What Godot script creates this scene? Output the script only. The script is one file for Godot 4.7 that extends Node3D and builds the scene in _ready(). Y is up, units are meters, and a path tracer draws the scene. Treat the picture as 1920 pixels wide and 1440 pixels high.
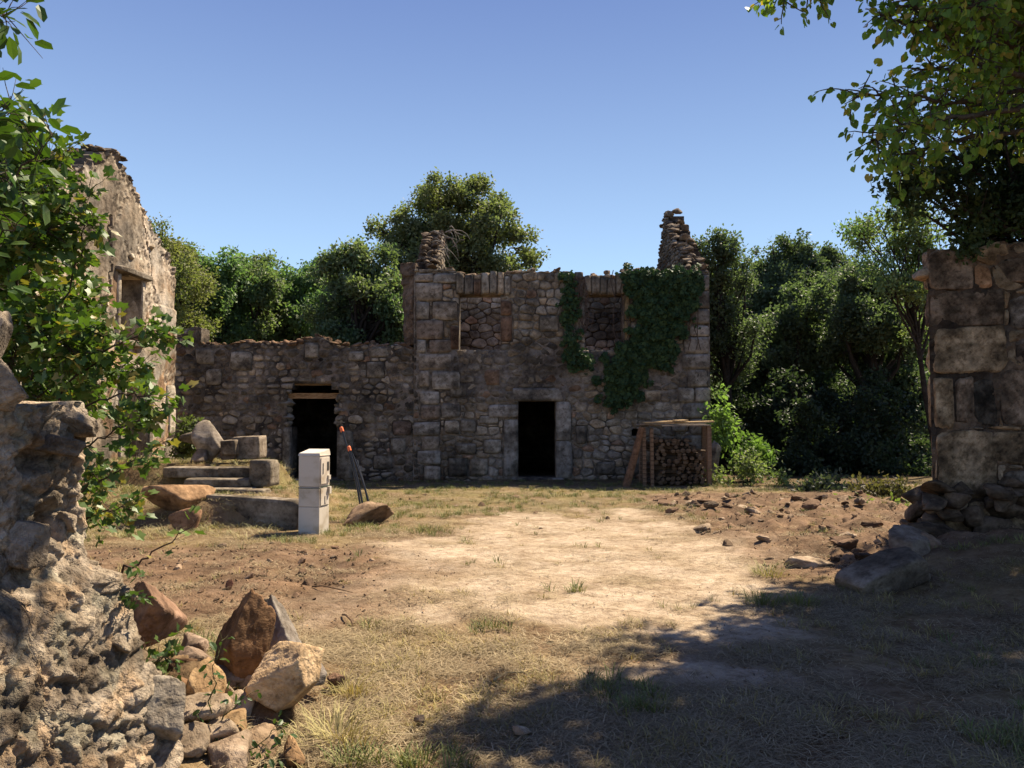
extends Node3D

# ---------------------------------------------------------------- small tools
const TILT := 0.04424
const EYE := Vector3(0, 1.6, 0)
const SUN := Vector3(0.405, 0.809, -0.427)
var rng := RandomNumberGenerator.new()
var nz := FastNoiseLite.new()
var cellnz := FastNoiseLite.new()
var jointnz := FastNoiseLite.new()
var names := {}
var M := {}

class Buf:
	var v := PackedVector3Array()
	var c := PackedColorArray()
	var i := PackedInt32Array()
	func vert(p: Vector3, col: Color) -> int:
		v.push_back(p)
		c.push_back(col)
		return v.size() - 1
	func tri(a: int, b: int, d: int) -> void:
		i.push_back(a)
		i.push_back(b)
		i.push_back(d)
	func quad(a: int, b: int, d: int, e: int) -> void:
		tri(a, b, d)
		tri(a, d, e)
	func append(o: Buf, t: Transform3D, tint: Color = Color.WHITE) -> void:
		var n := v.size()
		for k in o.v.size():
			v.push_back(t * o.v[k])
			c.push_back(o.c[k] * tint)
		for k in o.i:
			i.push_back(k + n)
	func box(t: Transform3D, s: Vector3, col: Color) -> void:
		var n := v.size()
		for k in 8:
			vert(t * Vector3((0.5 if k & 1 else -0.5) * s.x, (0.5 if k & 2 else -0.5) * s.y, (0.5 if k & 4 else -0.5) * s.z), col)
		for q in [[0, 1, 3, 2], [5, 4, 6, 7], [4, 0, 2, 6], [1, 5, 7, 3], [2, 3, 7, 6], [4, 5, 1, 0]]:
			quad(n + q[0], n + q[2 + 1], n + q[2], n + q[1])
	func tube(pts: PackedVector3Array, radii: PackedFloat32Array, sides: int, col: Color, cap := true) -> void:
		var n := v.size()
		var count := pts.size()
		var side := Vector3.RIGHT
		for k in count:
			var dir := (pts[mini(k + 1, count - 1)] - pts[maxi(k - 1, 0)]).normalized()
			side = (side - dir * side.dot(dir))
			if side.length() < 0.05:
				side = dir.cross(Vector3(0.3, 0.2, 1.0))
			side = side.normalized()
			var other := dir.cross(side)
			for s in sides:
				var a := TAU * s / sides
				vert(pts[k] + (side * cos(a) + other * sin(a)) * radii[k], col)
		for k in count - 1:
			for s in sides:
				var s2 := (s + 1) % sides
				quad(n + k * sides + s, n + (k + 1) * sides + s, n + (k + 1) * sides + s2, n + k * sides + s2)
		if cap:
			for e in [0, count - 1]:
				var m := vert(pts[e], col)
				for s in sides:
					tri(m, n + e * sides + s, n + e * sides + (s + 1) % sides)

func build(b: Buf, smooth := false, colored := true) -> ArrayMesh:
	var a := []
	a.resize(Mesh.ARRAY_MAX)
	var n := PackedVector3Array()
	if smooth:
		n.resize(b.v.size())
		for k in range(0, b.i.size(), 3):
			var p := b.i[k]
			var q := b.i[k + 1]
			var r := b.i[k + 2]
			var f := (b.v[r] - b.v[p]).cross(b.v[q] - b.v[p])
			n[p] += f
			n[q] += f
			n[r] += f
		for k in n.size():
			n[k] = n[k].normalized() if n[k].length_squared() > 1e-20 else Vector3.UP
		a[Mesh.ARRAY_VERTEX] = b.v
		a[Mesh.ARRAY_INDEX] = b.i
		if colored:
			a[Mesh.ARRAY_COLOR] = b.c
	else:
		var v := PackedVector3Array()
		var c := PackedColorArray()
		var m := b.i.size()
		v.resize(m)
		n.resize(m)
		c.resize(m)
		for k in range(0, m, 3):
			var p := b.v[b.i[k]]
			var q := b.v[b.i[k + 1]]
			var r := b.v[b.i[k + 2]]
			var f := (r - p).cross(q - p).normalized()
			v[k] = p
			v[k + 1] = q
			v[k + 2] = r
			n[k] = f
			n[k + 1] = f
			n[k + 2] = f
			c[k] = b.c[b.i[k]]
			c[k + 1] = b.c[b.i[k + 1]]
			c[k + 2] = b.c[b.i[k + 2]]
		a[Mesh.ARRAY_VERTEX] = v
		if colored:
			a[Mesh.ARRAY_COLOR] = c
	a[Mesh.ARRAY_NORMAL] = n
	var mesh := ArrayMesh.new()
	mesh.add_surface_from_arrays(Mesh.PRIMITIVE_TRIANGLES, a)
	return mesh

func called(parent: Node, kind: String) -> String:
	var key := str(parent.get_instance_id()) + kind
	names[key] = names.get(key, -1) + 1
	return kind if names[key] == 0 else "%s_%03d" % [kind, names[key]]

func put(parent: Node, kind: String, mesh: Mesh, m: Material, at_ := Transform3D.IDENTITY) -> MeshInstance3D:
	var o := MeshInstance3D.new()
	o.name = called(parent, kind)
	o.mesh = mesh
	o.material_override = m
	o.transform = at_
	parent.add_child(o, true)
	return o

func tag(o: Node, label: String, category: String, group := "", kind := "") -> Node:
	o.set_meta("label", label)
	o.set_meta("category", category)
	if group:
		o.set_meta("group", group)
	if kind:
		o.set_meta("kind", kind)
	return o

func thing(kind: String, label: String, category: String, where := Vector3.ZERO, group := "") -> Node3D:
	var o := Node3D.new()
	o.name = called(self, kind)
	o.position = where
	add_child(o, true)
	tag(o, label, category, group)
	return o

# a thing built in place: its node moves to its base, its parts stay where they are
func settle(root: Node3D, base: Vector3) -> void:
	root.position = base
	for c in root.get_children():
		(c as Node3D).position -= base

func scatter(parent: Node, kind: String, mesh: Mesh, m: Material, places: Array, tints: PackedColorArray) -> MultiMeshInstance3D:
	var mm := MultiMesh.new()
	mm.transform_format = MultiMesh.TRANSFORM_3D
	mm.use_colors = true
	mm.mesh = mesh
	mm.instance_count = places.size()
	for k in places.size():
		mm.set_instance_transform(k, places[k])
		mm.set_instance_color(k, tints[k])
	var o := MultiMeshInstance3D.new()
	o.name = called(parent, kind)
	o.multimesh = mm
	o.material_override = m
	o.set_meta("kind", "stuff")
	parent.add_child(o, true)
	return o

# the point on a sight line of the photograph at a measured distance d (metres along -z)
func at(px: float, py: float, d: float) -> Vector3:
	var k := (px - 960.0) / 1536.0
	var m := (720.0 - py) / 1536.0
	var dir := Vector3(k, sin(TILT) + m * cos(TILT), -cos(TILT) + m * sin(TILT))
	return EYE + dir * (d / -dir.z)

func on_ground(px: float, py: float) -> Vector3:
	var p := at(px, py, 1.0) - EYE
	var q := EYE + p * (-1.6 / p.y)
	return Vector3(q.x, hgt(q.x, -q.z), q.z)

func n3(p: Vector3, f: float) -> float:
	return nz.get_noise_3dv(p * f)

func n2(x: float, y: float, f: float) -> float:
	return nz.get_noise_2d(x * f, y * f)

func turn(x: float, y: float, z: float, p := Vector3.ZERO) -> Transform3D:
	return Transform3D(Basis.from_euler(Vector3(x, y, z)), p)

func seeded(n: int) -> RandomNumberGenerator:
	var r := RandomNumberGenerator.new()
	r.seed = n * 7919 + 13
	return r

func unit(r: RandomNumberGenerator) -> Vector3:
	var z := r.randf_range(-1, 1)
	var a := r.randf() * TAU
	var q := sqrt(1.0 - z * z)
	return Vector3(q * cos(a), z, q * sin(a))

# ---------------------------------------------------------------- materials
# value noise that wraps without a seam: octaves of small random grids, enlarged and summed
func periodic(size: int, first: int, octaves: int, gain: float, seed_: int, ridged := false) -> PackedFloat32Array:
	var r := seeded(seed_)
	var sum := PackedFloat32Array()
	sum.resize(size * size)
	var k := first
	var amp := 1.0
	var total := 0.0
	for o in octaves:
		if k > size:
			break
		var bytes := PackedByteArray()
		bytes.resize(9 * k * k)
		var one := PackedByteArray()
		for q in k * k:
			one.push_back(r.randi() % 256)
		for y in 3 * k:
			for x in 3:
				for q in k:
					bytes[y * 3 * k + x * k + q] = one[(y % k) * k + q]
		var im := Image.create_from_data(3 * k, 3 * k, false, Image.FORMAT_L8, bytes)
		if 3 * k < 3 * size:
			# only a margin of the neighbours is needed for the wrap
			var m := mini(2, k)
			im = im.get_region(Rect2i(k - m, k - m, k + 2 * m, k + 2 * m))
			var s := size / k
			im.resize((k + 2 * m) * s, (k + 2 * m) * s, Image.INTERPOLATE_CUBIC)
			im = im.get_region(Rect2i(m * s, m * s, size, size))
		else:
			im = im.get_region(Rect2i(0, 0, size, size))
		var d := im.get_data()
		for q in size * size:
			var v := d[q] / 255.0
			sum[q] += amp * (absf(v * 2.0 - 1.0) if ridged else v)
		total += amp
		amp *= gain
		k *= 2
	var lo := 1e9
	var hi := -1e9
	for q in range(0, size * size, 3):
		lo = minf(lo, sum[q])
		hi = maxf(hi, sum[q])
	for q in size * size:
		sum[q] = clampf((sum[q] - lo) / (hi - lo), 0, 1)
	return sum

func picture(size: int, field: PackedFloat32Array, lo: Color, mid: Color, hi: Color, at0: float, at1: float) -> ImageTexture:
	var bytes := PackedByteArray()
	bytes.resize(size * size * 3)
	var table := []
	for k in 256:
		var v := k / 255.0
		var c := lo.lerp(mid, clampf(v / at0, 0, 1)) if v < at0 else mid.lerp(hi, clampf((v - at0) / maxf(at1 - at0, 0.01), 0, 1))
		table.append([int(c.r * 255), int(c.g * 255), int(c.b * 255)])
	for q in size * size:
		var t: Array = table[int(field[q] * 255)]
		bytes[q * 3] = t[0]
		bytes[q * 3 + 1] = t[1]
		bytes[q * 3 + 2] = t[2]
	return ImageTexture.create_from_image(Image.create_from_data(size, size, false, Image.FORMAT_RGB8, bytes))

func mineral(fine: Texture2D, relief: Texture2D, scale_: float, relief_cm: float, stain: Texture2D = null, stain_scale := 0.3, rough := 0.92) -> StandardMaterial3D:
	var m := StandardMaterial3D.new()
	m.vertex_color_use_as_albedo = true
	m.roughness = rough
	m.metallic_specular = 0.25
	m.cull_mode = BaseMaterial3D.CULL_DISABLED
	m.albedo_texture = fine
	m.uv1_triplanar = true
	m.uv1_world_triplanar = true
	m.uv1_scale = Vector3.ONE * scale_
	if relief:
		m.heightmap_enabled = true
		m.heightmap_texture = relief
		m.heightmap_scale = relief_cm
	if stain:
		m.detail_enabled = true
		m.detail_albedo = stain
		m.detail_blend_mode = BaseMaterial3D.BLEND_MODE_MUL
		m.detail_uv_layer = BaseMaterial3D.DETAIL_UV_2
		m.uv2_triplanar = true
		m.uv2_world_triplanar = true
		m.uv2_scale = Vector3.ONE * stain_scale
	return m

func plain(col: Color, rough := 0.6, spec := 0.4) -> StandardMaterial3D:
	var m := StandardMaterial3D.new()
	m.albedo_color = col.linear_to_srgb()
	m.roughness = rough
	m.metallic_specular = spec
	m.cull_mode = BaseMaterial3D.CULL_DISABLED
	return m

func leafy_material(through: float, rough := 0.5, tint := Color(1, 1, 0.5)) -> StandardMaterial3D:
	var m := StandardMaterial3D.new()
	m.vertex_color_use_as_albedo = true
	m.roughness = rough
	m.metallic_specular = 0.4
	m.cull_mode = BaseMaterial3D.CULL_DISABLED
	m.backlight_enabled = true
	m.backlight = Color(tint.r * through, tint.g * through, tint.b * through).linear_to_srgb()
	return m

func make_materials() -> void:
	var f_grain := periodic(512, 8, 7, 0.72, 3)
	var f_pits := periodic(512, 16, 6, 0.75, 5)
	var f_stain := periodic(512, 4, 7, 0.62, 9)
	var f_soil := periodic(1024, 16, 7, 0.8, 21)
	var white := Color.WHITE
	var black := Color.BLACK
	var grain := picture(512, f_grain, Color(0.5, 0.48, 0.46), Color(0.86, 0.84, 0.82), white, 0.42, 0.75)
	var pits := picture(512, f_pits, black, Color(0.7, 0.7, 0.7), white, 0.42, 0.9)
	var crust := picture(512, periodic(512, 16, 6, 0.7, 8, true), black, Color(0.7, 0.7, 0.7), white, 0.35, 0.8)
	var stain := picture(512, f_stain, Color(0.36, 0.35, 0.35), Color(0.8, 0.77, 0.73), Color(1, 0.98, 0.95), 0.42, 0.62)
	var soilgrain := picture(1024, f_soil, Color(0.58, 0.54, 0.5), Color(0.88, 0.86, 0.84), white, 0.4, 0.75)
	var soilrelief := picture(1024, periodic(1024, 32, 6, 0.85, 22), black, Color(0.5, 0.5, 0.5), white, 0.5, 1.0)
	var soilblot := picture(512, periodic(512, 8, 7, 0.7, 23), Color(0.8, 0.77, 0.73), Color(0.95, 0.94, 0.92), white, 0.42, 0.7)
	M.stone = mineral(grain, pits, 1.1, 3.0, stain, 0.33)
	M.near_stone = mineral(grain, pits, 2.6, 1.2, stain, 0.9)
	M.block = mineral(grain, pits, 1.6, 1.6, stain, 0.55)
	M.mortar = mineral(grain, pits, 1.4, 4.0, stain, 0.45)
	M.tufa = mineral(grain, pits, 3.3, 2.2, stain, 1.1)
	M.plaster = mineral(grain, pits, 0.9, 1.2, stain, 0.22)
	M.soil = mineral(soilgrain, soilrelief, 0.83, 2.2, soilblot, 0.29, 0.97)
	var barktex := picture(256, periodic(256, 8, 6, 0.75, 31), Color(0.4, 0.37, 0.35), Color(0.8, 0.78, 0.76), white, 0.45, 0.8)
	M.bark = mineral(barktex, pits, 2.0, 2.0)
	M.wood = mineral(barktex, pits, 3.0, 0.5)
	M.wood.uv1_scale = Vector3(1.0, 9.0, 9.0)
	M.leaf = leafy_material(0.75, 0.45, Color(0.85, 1.0, 0.3))
	M.linden = leafy_material(1.0, 0.5, Color(0.95, 1.0, 0.22))
	M.far_leaf = leafy_material(1.0, 0.55, Color(0.8, 1.0, 0.48))
	M.ivy = leafy_material(0.3, 0.55, Color(0.7, 1.0, 0.4))
	M.ivy.metallic_specular = 0.2
	M.straw = leafy_material(0.5, 0.75, Color(1.0, 0.9, 0.6))
	M.grey_plastic = mineral(picture(256, periodic(256, 4, 5, 0.6, 40), Color(0.78, 0.74, 0.68), Color(0.95, 0.94, 0.92), white, 0.35, 0.6), null, 1.5, 0.0, null, 1.0, 0.55)
	M.black_plastic = plain(Color(0.012, 0.013, 0.016), 0.32, 0.5)
	M.orange = plain(Color(0.75, 0.16, 0.05), 0.5)
	M.paper = plain(Color(0.7, 0.7, 0.72), 0.7)
	M.glass = plain(Color(0.006, 0.01, 0.035), 0.08, 0.6)

# ---------------------------------------------------------------- rocks and blocks
# a lump cut by random planes: dims are full sizes; edges stay where two planes meet
func rock_buf(seed_: int, n: int, dims: Vector3, planes: int, bump: float, ca: Color, cb: Color, boxy := 0.0, sharp := 14.0, freq := 1.6) -> Buf:
	var r := seeded(seed_)
	var ns: Array[Vector3] = []
	var hs: Array[float] = []
	if boxy > 0.0:
		for a in [Vector3.RIGHT, Vector3.UP, Vector3.BACK]:
			for s in [-1, 1]:
				ns.append((a * s + unit(r) * (1.0 - boxy) * 0.5).normalized())
				hs.append(1.0)
		for k in planes:
			var d := unit(r)
			ns.append(d)
			hs.append(maxf(absf(d.x) + absf(d.y) + absf(d.z), 1.0) * r.randf_range(0.8, 0.97))
	else:
		for k in planes:
			ns.append(unit(r))
			hs.append(r.randf_range(0.62, 1.0))
	var b := Buf.new()
	var seen := {}
	var off := Vector3(seed_ % 97, seed_ % 53, seed_ % 31) * 1.37
	var half := dims * 0.5
	for f in 6:
		var ids := PackedInt32Array()
		for y in n + 1:
			for x in n + 1:
				var s := tan((2.0 * x / n - 1.0) * PI / 4)
				var t := tan((2.0 * y / n - 1.0) * PI / 4)
				var d: Vector3
				match f:
					0: d = Vector3(1, t, -s)
					1: d = Vector3(-1, t, s)
					2: d = Vector3(s, 1, -t)
					3: d = Vector3(s, -1, t)
					4: d = Vector3(s, t, 1)
					_: d = Vector3(-s, t, -1)
				d = d.normalized()
				var key := Vector3i((d * 4096.0).round())
				if not seen.has(key):
					var acc := 0.0
					for k in ns.size():
						var q := d.dot(ns[k]) / hs[k]
						if q > 0.15:
							acc += pow(q, sharp)
					var rad := pow(maxf(acc, 1e-30), -1.0 / sharp)
					rad = minf(rad, 1.75)
					var w := n3(d * rad + off, freq * 60.0) if bump > 0.0 else 0.0
					var w2 := n3(d * rad * 3.1 + off, freq * 60.0) if bump > 0.0 else 0.0
					var w3 := n3(d * rad * 8.0 + off, freq * 60.0) if bump > 0.0 else 0.0
					rad *= 1.0 + bump * (w + 0.55 * w2 + 0.3 * w3)
					var p := d * rad * half
					var blend := clampf(0.5 + 0.85 * n3(p * 4.0 + off, 90.0) + 0.3 * w2 + 0.45 * n3(p * 4.0 + off, 420.0), 0, 1)
					seen[key] = b.vert(p, ca.lerp(cb, blend))
				ids.push_back(seen[key])
		for y in n:
			for x in n:
				var k := y * (n + 1) + x
				b.quad(ids[k], ids[k + n + 1], ids[k + n + 2], ids[k + 1])
	return b

# a box with chamfered edges
func bevelled(s: Vector3, e: float) -> Buf:
	var b := Buf.new()
	var h := s * 0.5
	for ring in [[-h.y, e], [-h.y + e, 0.0], [h.y - e, 0.0], [h.y, e]]:
		var i: float = ring[1]
		for q in [Vector2(h.x - i, h.z - e), Vector2(h.x - e, h.z - i), Vector2(-h.x + e, h.z - i), Vector2(-h.x + i, h.z - e), Vector2(-h.x + i, -h.z + e), Vector2(-h.x + e, -h.z + i), Vector2(h.x - e, -h.z + i), Vector2(h.x - i, -h.z + e)]:
			b.vert(Vector3(q.x, ring[0], q.y), Color(0.54, 0.475, 0.395))
	for k in 3:
		for q in 8:
			b.quad(k * 8 + q, k * 8 + (q + 1) % 8, k * 8 + 8 + (q + 1) % 8, k * 8 + 8 + q)
	for q in range(1, 7):
		b.tri(0, q + 1, q)
		b.tri(24, 24 + q, 25 + q)
	return b

# turned first, then fitted to the size that it shows
func fitted(b: Buf, turned: Basis, dims: Vector3) -> Buf:
	var lo := Vector3.INF
	var hi := -Vector3.INF
	for k in b.v.size():
		b.v[k] = turned * b.v[k]
		lo = lo.min(b.v[k])
		hi = hi.max(b.v[k])
	var mid := (lo + hi) * 0.5
	var s := dims / (hi - lo)
	for k in b.v.size():
		b.v[k] = (b.v[k] - mid) * s
	return b

func rock(seed_: int, n: int, dims: Vector3, planes: int, bump: float, ca: Color, cb: Color, boxy := 0.0, sharp := 14.0) -> ArrayMesh:
	return build(rock_buf(seed_, n, dims, planes, bump, ca, cb, boxy, sharp), n > 4)

# ---------------------------------------------------------------- rubble masonry
func clip_half(poly: PackedVector2Array, m: Vector2, n: Vector2) -> PackedVector2Array:
	var out := PackedVector2Array()
	var c := poly.size()
	for k in c:
		var a := poly[k]
		var b := poly[(k + 1) % c]
		var da := (a - m).dot(n)
		var db := (b - m).dot(n)
		if da <= 0.0:
			out.push_back(a)
		if (da < 0.0 and db > 0.0) or (da > 0.0 and db < 0.0):
			out.push_back(a.lerp(b, da / (da - db)))
	return out

# irregular coursed cells over w x h
func cells(w: float, h: float, sx: float, sy: float, r: RandomNumberGenerator) -> Array:
	var seeds := PackedVector2Array()
	var weights := PackedFloat32Array()
	var k := sx / sy * 0.85
	var y := -sy
	while y < h + sy:
		var row := sy * r.randf_range(0.65, 1.45)
		var x := -sx * r.randf()
		while x < w + sx:
			var step := sx * r.randf_range(0.45, 1.75)
			seeds.push_back(Vector2(x + step * 0.5, (y + row * 0.5 + r.randf_range(-0.22, 0.22) * row) * k))
			weights.push_back(step * row * k * 0.22)
			x += step
		y += row
	var out := []
	var reach := sx * 3.2
	for a in seeds.size():
		var s := seeds[a]
		if s.x < -sx or s.x > w + sx or s.y < -sy * k or s.y > (h + sy) * k:
			continue
		var poly := PackedVector2Array([s + Vector2(-reach, -reach) * 0.6, s + Vector2(reach, -reach) * 0.6, s + Vector2(reach, reach) * 0.6, s + Vector2(-reach, reach) * 0.6])
		for b in seeds.size():
			if b == a:
				continue
			var d := seeds[b] - s
			if absf(d.x) > reach or absf(d.y) > reach:
				continue
			var l2 := d.length_squared()
			var t := clampf(0.5 + (weights[a] - weights[b]) / (2.0 * l2), 0.15, 0.85)
			poly = clip_half(poly, s + d * t, d)
			if poly.size() < 3:
				break
		if poly.size() >= 3:
			for q in poly.size():
				poly[q].y /= k
			out.append(poly)
	return out

func area(p: PackedVector2Array) -> float:
	var s := 0.0
	for k in p.size():
		s += p[k].cross(p[(k + 1) % p.size()])
	return s * 0.5

func rect_poly(r: Rect2) -> PackedVector2Array:
	return PackedVector2Array([r.position, Vector2(r.end.x, r.position.y), r.end, Vector2(r.position.x, r.end.y)])

func softened(p: PackedVector2Array, cut: float) -> PackedVector2Array:
	# drop short edges, then cut the corners
	var q := PackedVector2Array()
	for k in p.size():
		if q.is_empty() or q[q.size() - 1].distance_to(p[k]) > 0.03:
			q.push_back(p[k])
	if q.size() > 3 and q[0].distance_to(q[q.size() - 1]) < 0.03:
		q.remove_at(q.size() - 1)
	var out := PackedVector2Array()
	for k in q.size():
		var a := q[k]
		var b := q[(k + 1) % q.size()]
		out.push_back(a.lerp(b, cut))
		out.push_back(a.lerp(b, 1.0 - cut))
	return out

func stone_buf(poly: PackedVector2Array, proud: float, r: RandomNumberGenerator, U: Vector3, N: Vector3, col: Color, alt: Color) -> Buf:
	var b := Buf.new()
	var n := poly.size()
	var V := Vector3.UP
	var tilt := Vector2(r.randf_range(-0.12, 0.12), r.randf_range(-0.12, 0.12))
	for ring in 3:
		for k in n:
			var p := poly[k]
			var depth := -0.09
			var jit := r.randf_range(-0.008, 0.008)
			if ring == 1:
				depth = proud - 0.024 + tilt.dot(p) + jit
				p *= 0.985
			elif ring == 2:
				var l := maxf(p.length(), 0.01)
				p *= 1.0 - minf(0.04 / l, 0.42)
				depth = proud + tilt.dot(p) + jit
			var c := col.lerp(alt, clampf(0.5 + 1.1 * nz.get_noise_2d(poly[k].x * 210.0 + proud * 4000.0, poly[k].y * 210.0), 0, 1))
			b.vert(U * p.x + V * p.y + N * depth, c)
	var m := b.vert(N * (proud + r.randf_range(-0.004, 0.012)), col.lerp(alt, r.randf()))
	for k in n:
		var k2 := (k + 1) % n
		b.quad(k, n + k, n + k2, k2)
		b.quad(n + k, 2 * n + k, 2 * n + k2, n + k2)
		b.tri(2 * n + k, m, 2 * n + k2)
	return b

# masonry of one wall plane: core with openings, dressed blocks, rubble stones
# spec: o, U, N, w, top (Callable u -> v), holes (Rect2), blocks ([Rect2, name, proud, Color]), sx, sy, thick, seed, tone (Callable u, v, rng -> Color), mortar (Callable u, v -> [depth, Color])
func masonry(root: Node, s: Dictionary) -> void:
	var o: Vector3 = s.o
	var U: Vector3 = s.U
	var N: Vector3 = s.N
	var w: float = s.w
	var r := seeded(s.seed)
	var top = s.top
	var tone = s.tone
	var mort = s.mortar
	var hmax := 0.0
	for k in 41:
		hmax = maxf(hmax, top.call(w * k / 40.0))
	# grid lines that include every opening's edges
	var step: float = s.get("grid", 0.09)
	var xs := lines(0.0, w, step, s.holes, 0)
	var ys := lines(s.get("low", -0.25), hmax + step, step, s.holes, 1)
	var b := Buf.new()
	var front := PackedInt32Array()
	var back := PackedInt32Array()
	front.resize(xs.size() * ys.size())
	back.resize(front.size())
	front.fill(-1)
	var keep := PackedByteArray()
	keep.resize(front.size())
	var tops := PackedFloat32Array()
	for x in xs:
		tops.push_back(top.call(x))
	for j in ys.size():
		for i in xs.size():
			var y := minf(ys[j], tops[i])
			var res: Array = mort.call(xs[i], y)
			var edge: bool = i == 0 or i == xs.size() - 1
			var dep: float = -0.03 if edge else res[0]
			for h in s.holes:
				if absf(xs[i] - clampf(xs[i], h.position.x, h.end.x)) < 0.01 and absf(y - clampf(y, h.position.y, h.end.y)) < 0.01:
					dep = minf(dep, -0.02)
			var p := o + U * xs[i] + Vector3.UP * y
			front[j * xs.size() + i] = b.vert(p + N * dep, res[1])
			back[j * xs.size() + i] = b.vert(p - N * (s.thick + 0.03 * n2(xs[i], y, 200.0)) + U * s.get("skew", 0.0) * (1.0 - xs[i] / w), res[1])
	for j in ys.size() - 1:
		for i in xs.size() - 1:
			var cx := (xs[i] + xs[i + 1]) * 0.5
			var cy := (ys[j] + ys[j + 1]) * 0.5
			var inside: bool = ys[j] < minf(tops[i], tops[i + 1]) - 0.01
			for h in s.holes:
				if h.has_point(Vector2(cx, cy)):
					inside = false
			keep[j * xs.size() + i] = 1 if inside else 0
	for j in ys.size() - 1:
		for i in xs.size() - 1:
			var k := j * xs.size() + i
			if not keep[k]:
				continue
			var q := [k, k + 1, k + 1 + xs.size(), k + xs.size()]
			b.quad(front[q[0]], front[q[3]], front[q[2]], front[q[1]])
			b.quad(back[q[0]], back[q[1]], back[q[2]], back[q[3]])
			if i == 0 or not keep[k - 1]:
				b.quad(front[q[0]], back[q[0]], back[q[3]], front[q[3]])
			if i == xs.size() - 2 or not keep[k + 1]:
				b.quad(front[q[1]], front[q[2]], back[q[2]], back[q[1]])
			if j == ys.size() - 2 or not keep[k + xs.size()]:
				b.quad(front[q[3]], back[q[3]], back[q[2]], front[q[2]])
			if j > 0 and not keep[k - xs.size()]:
				b.quad(front[q[0]], front[q[1]], back[q[1]], back[q[0]])
	put(root, s.get("core", "wall_core"), build(b), M.mortar)
	# dressed blocks
	var basis := Basis(U, Vector3.UP, N)
	var n := 0
	for bl in s.blocks:
		var rc: Rect2 = bl[0]
		var dep2: float = bl[4] if bl.size() > 4 else 0.3
		var col: Color = bl[3]
		var mesh := rock(s.seed * 31 + n, s.get("block_n", 6), Vector3(rc.size.x - 0.008, rc.size.y - 0.008, dep2), s.get("chips", 6), s.get("bump", 0.018), col, col * s.get("alt", 0.6), s.get("boxy", 0.95), 46.0)
		var c := rc.get_center()
		put(root, bl[1], mesh, M.near_stone if s.has("near") else M.block, Transform3D(basis, o + U * c.x + Vector3.UP * c.y + N * (bl[2] - dep2 * 0.5)))
		n += 1
	# rubble
	if s.sx <= 0.0:
		return
	var outline := PackedVector2Array([Vector2(0.01, s.get("low", -0.25))])
	outline.push_back(Vector2(w - 0.01, s.get("low", -0.25)))
	var steps := int(ceil(w / 0.12))
	for k in steps + 1:
		var u := (w - 0.01) * (1.0 - float(k) / steps) + 0.005
		outline.push_back(Vector2(u, top.call(u) + 0.02))
	var found := []
	for poly in cells(w, hmax, s.sx, s.sy, r):
		var parts: Array = Geometry2D.intersect_polygons(poly, outline)
		for h in s.holes:
			parts = cut(parts, rect_poly(h))
		for bl in s.blocks:
			parts = cut(parts, rect_poly(bl[0].grow(0.006)))
		if s.has("free"):
			for f in s.free:
				parts = cut(parts, f)
		for p in parts:
			for q in Geometry2D.offset_polygon(p, -s.get("joint", 0.011), Geometry2D.JOIN_MITER):
				if area(q) < 0.0:
					q.reverse()
				if area(q) > 0.0022:
					found.append(q)
	found.sort_custom(func(a, c): return area(a) > area(c))
	var rest := Buf.new()
	var used := 0
	for q in found:
		var c := Vector2.ZERO
		for p in q:
			c += p
		c /= q.size()
		var local := PackedVector2Array()
		for p in q:
			local.push_back(p - c)
		local = softened(local, 0.2)
		if local.size() < 6:
			continue
		var col: Color = tone.call(c.x, c.y, r)
		var sb := stone_buf(local, r.randf_range(s.get("flat", 0.0), s.get("proud", 0.045)), r, U, N, col, col * Color(0.7, 0.69, 0.67))
		var where := o + U * c.x + Vector3.UP * c.y
		if used < 300 - s.get("spent", 0):
			put(root, "stone", build(sb), M.stone if not s.has("near") else M.near_stone, Transform3D(Basis.IDENTITY, where))
		else:
			rest.append(sb, Transform3D(Basis.IDENTITY, where))
		used += 1
	if rest.v.size():
		put(root, "small_stones", build(rest), M.stone).set_meta("kind", "stuff")

func cut(parts: Array, hole: PackedVector2Array) -> Array:
	var out := []
	for p in parts:
		for q in Geometry2D.clip_polygons(p, hole):
			if not Geometry2D.is_polygon_clockwise(q) or true:
				if absf(area(q)) > 0.001:
					out.append(q)
	return out

func lines(a: float, b: float, step: float, holes: Array, axis: int) -> PackedFloat32Array:
	var fixed := [a, b]
	for h in holes:
		for e in [h.position[axis], h.end[axis]]:
			if e > a + 0.02 and e < b - 0.02:
				fixed.append(e)
	fixed.sort()
	var out := PackedFloat32Array([a])
	for k in fixed.size() - 1:
		var gap: float = fixed[k + 1] - fixed[k]
		if gap < 0.004:
			continue
		var n := maxi(1, int(round(gap / step)))
		for q in n:
			out.push_back(fixed[k] + gap * (q + 1) / n)
	return out

# loose stones lying along a wall's ragged top
func coping(root: Node, o: Vector3, U: Vector3, N: Vector3, u0: float, u1: float, top, count: int, size: float, thick: float, seed_: int, ca: Color, cb: Color) -> void:
	var r := seeded(seed_)
	for k in count:
		var u := lerpf(u0, u1, (k + r.randf()) / count)
		var d := Vector3(r.randf_range(0.7, 1.7), r.randf_range(0.35, 0.8), r.randf_range(0.7, 1.3)) * size
		var p: Vector3 = o + U * u + Vector3.UP * (top.call(u) + d.y * 0.2) - N * (d.z * 0.35 + r.randf() * maxf(thick - d.z * 0.7, 0.0) * (1.0 if k % 3 else 0.15))
		put(root, "coping_stone", rock(seed_ * 50 + k, 4, d, 9, 0.04, ca.lerp(cb, r.randf()), cb * 0.8), M.stone, Transform3D(Basis(U, Vector3.UP, N) * Basis.from_euler(Vector3(r.randf_range(-0.2, 0.2), r.randf_range(-0.6, 0.6), r.randf_range(-0.25, 0.25))), p))

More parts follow.
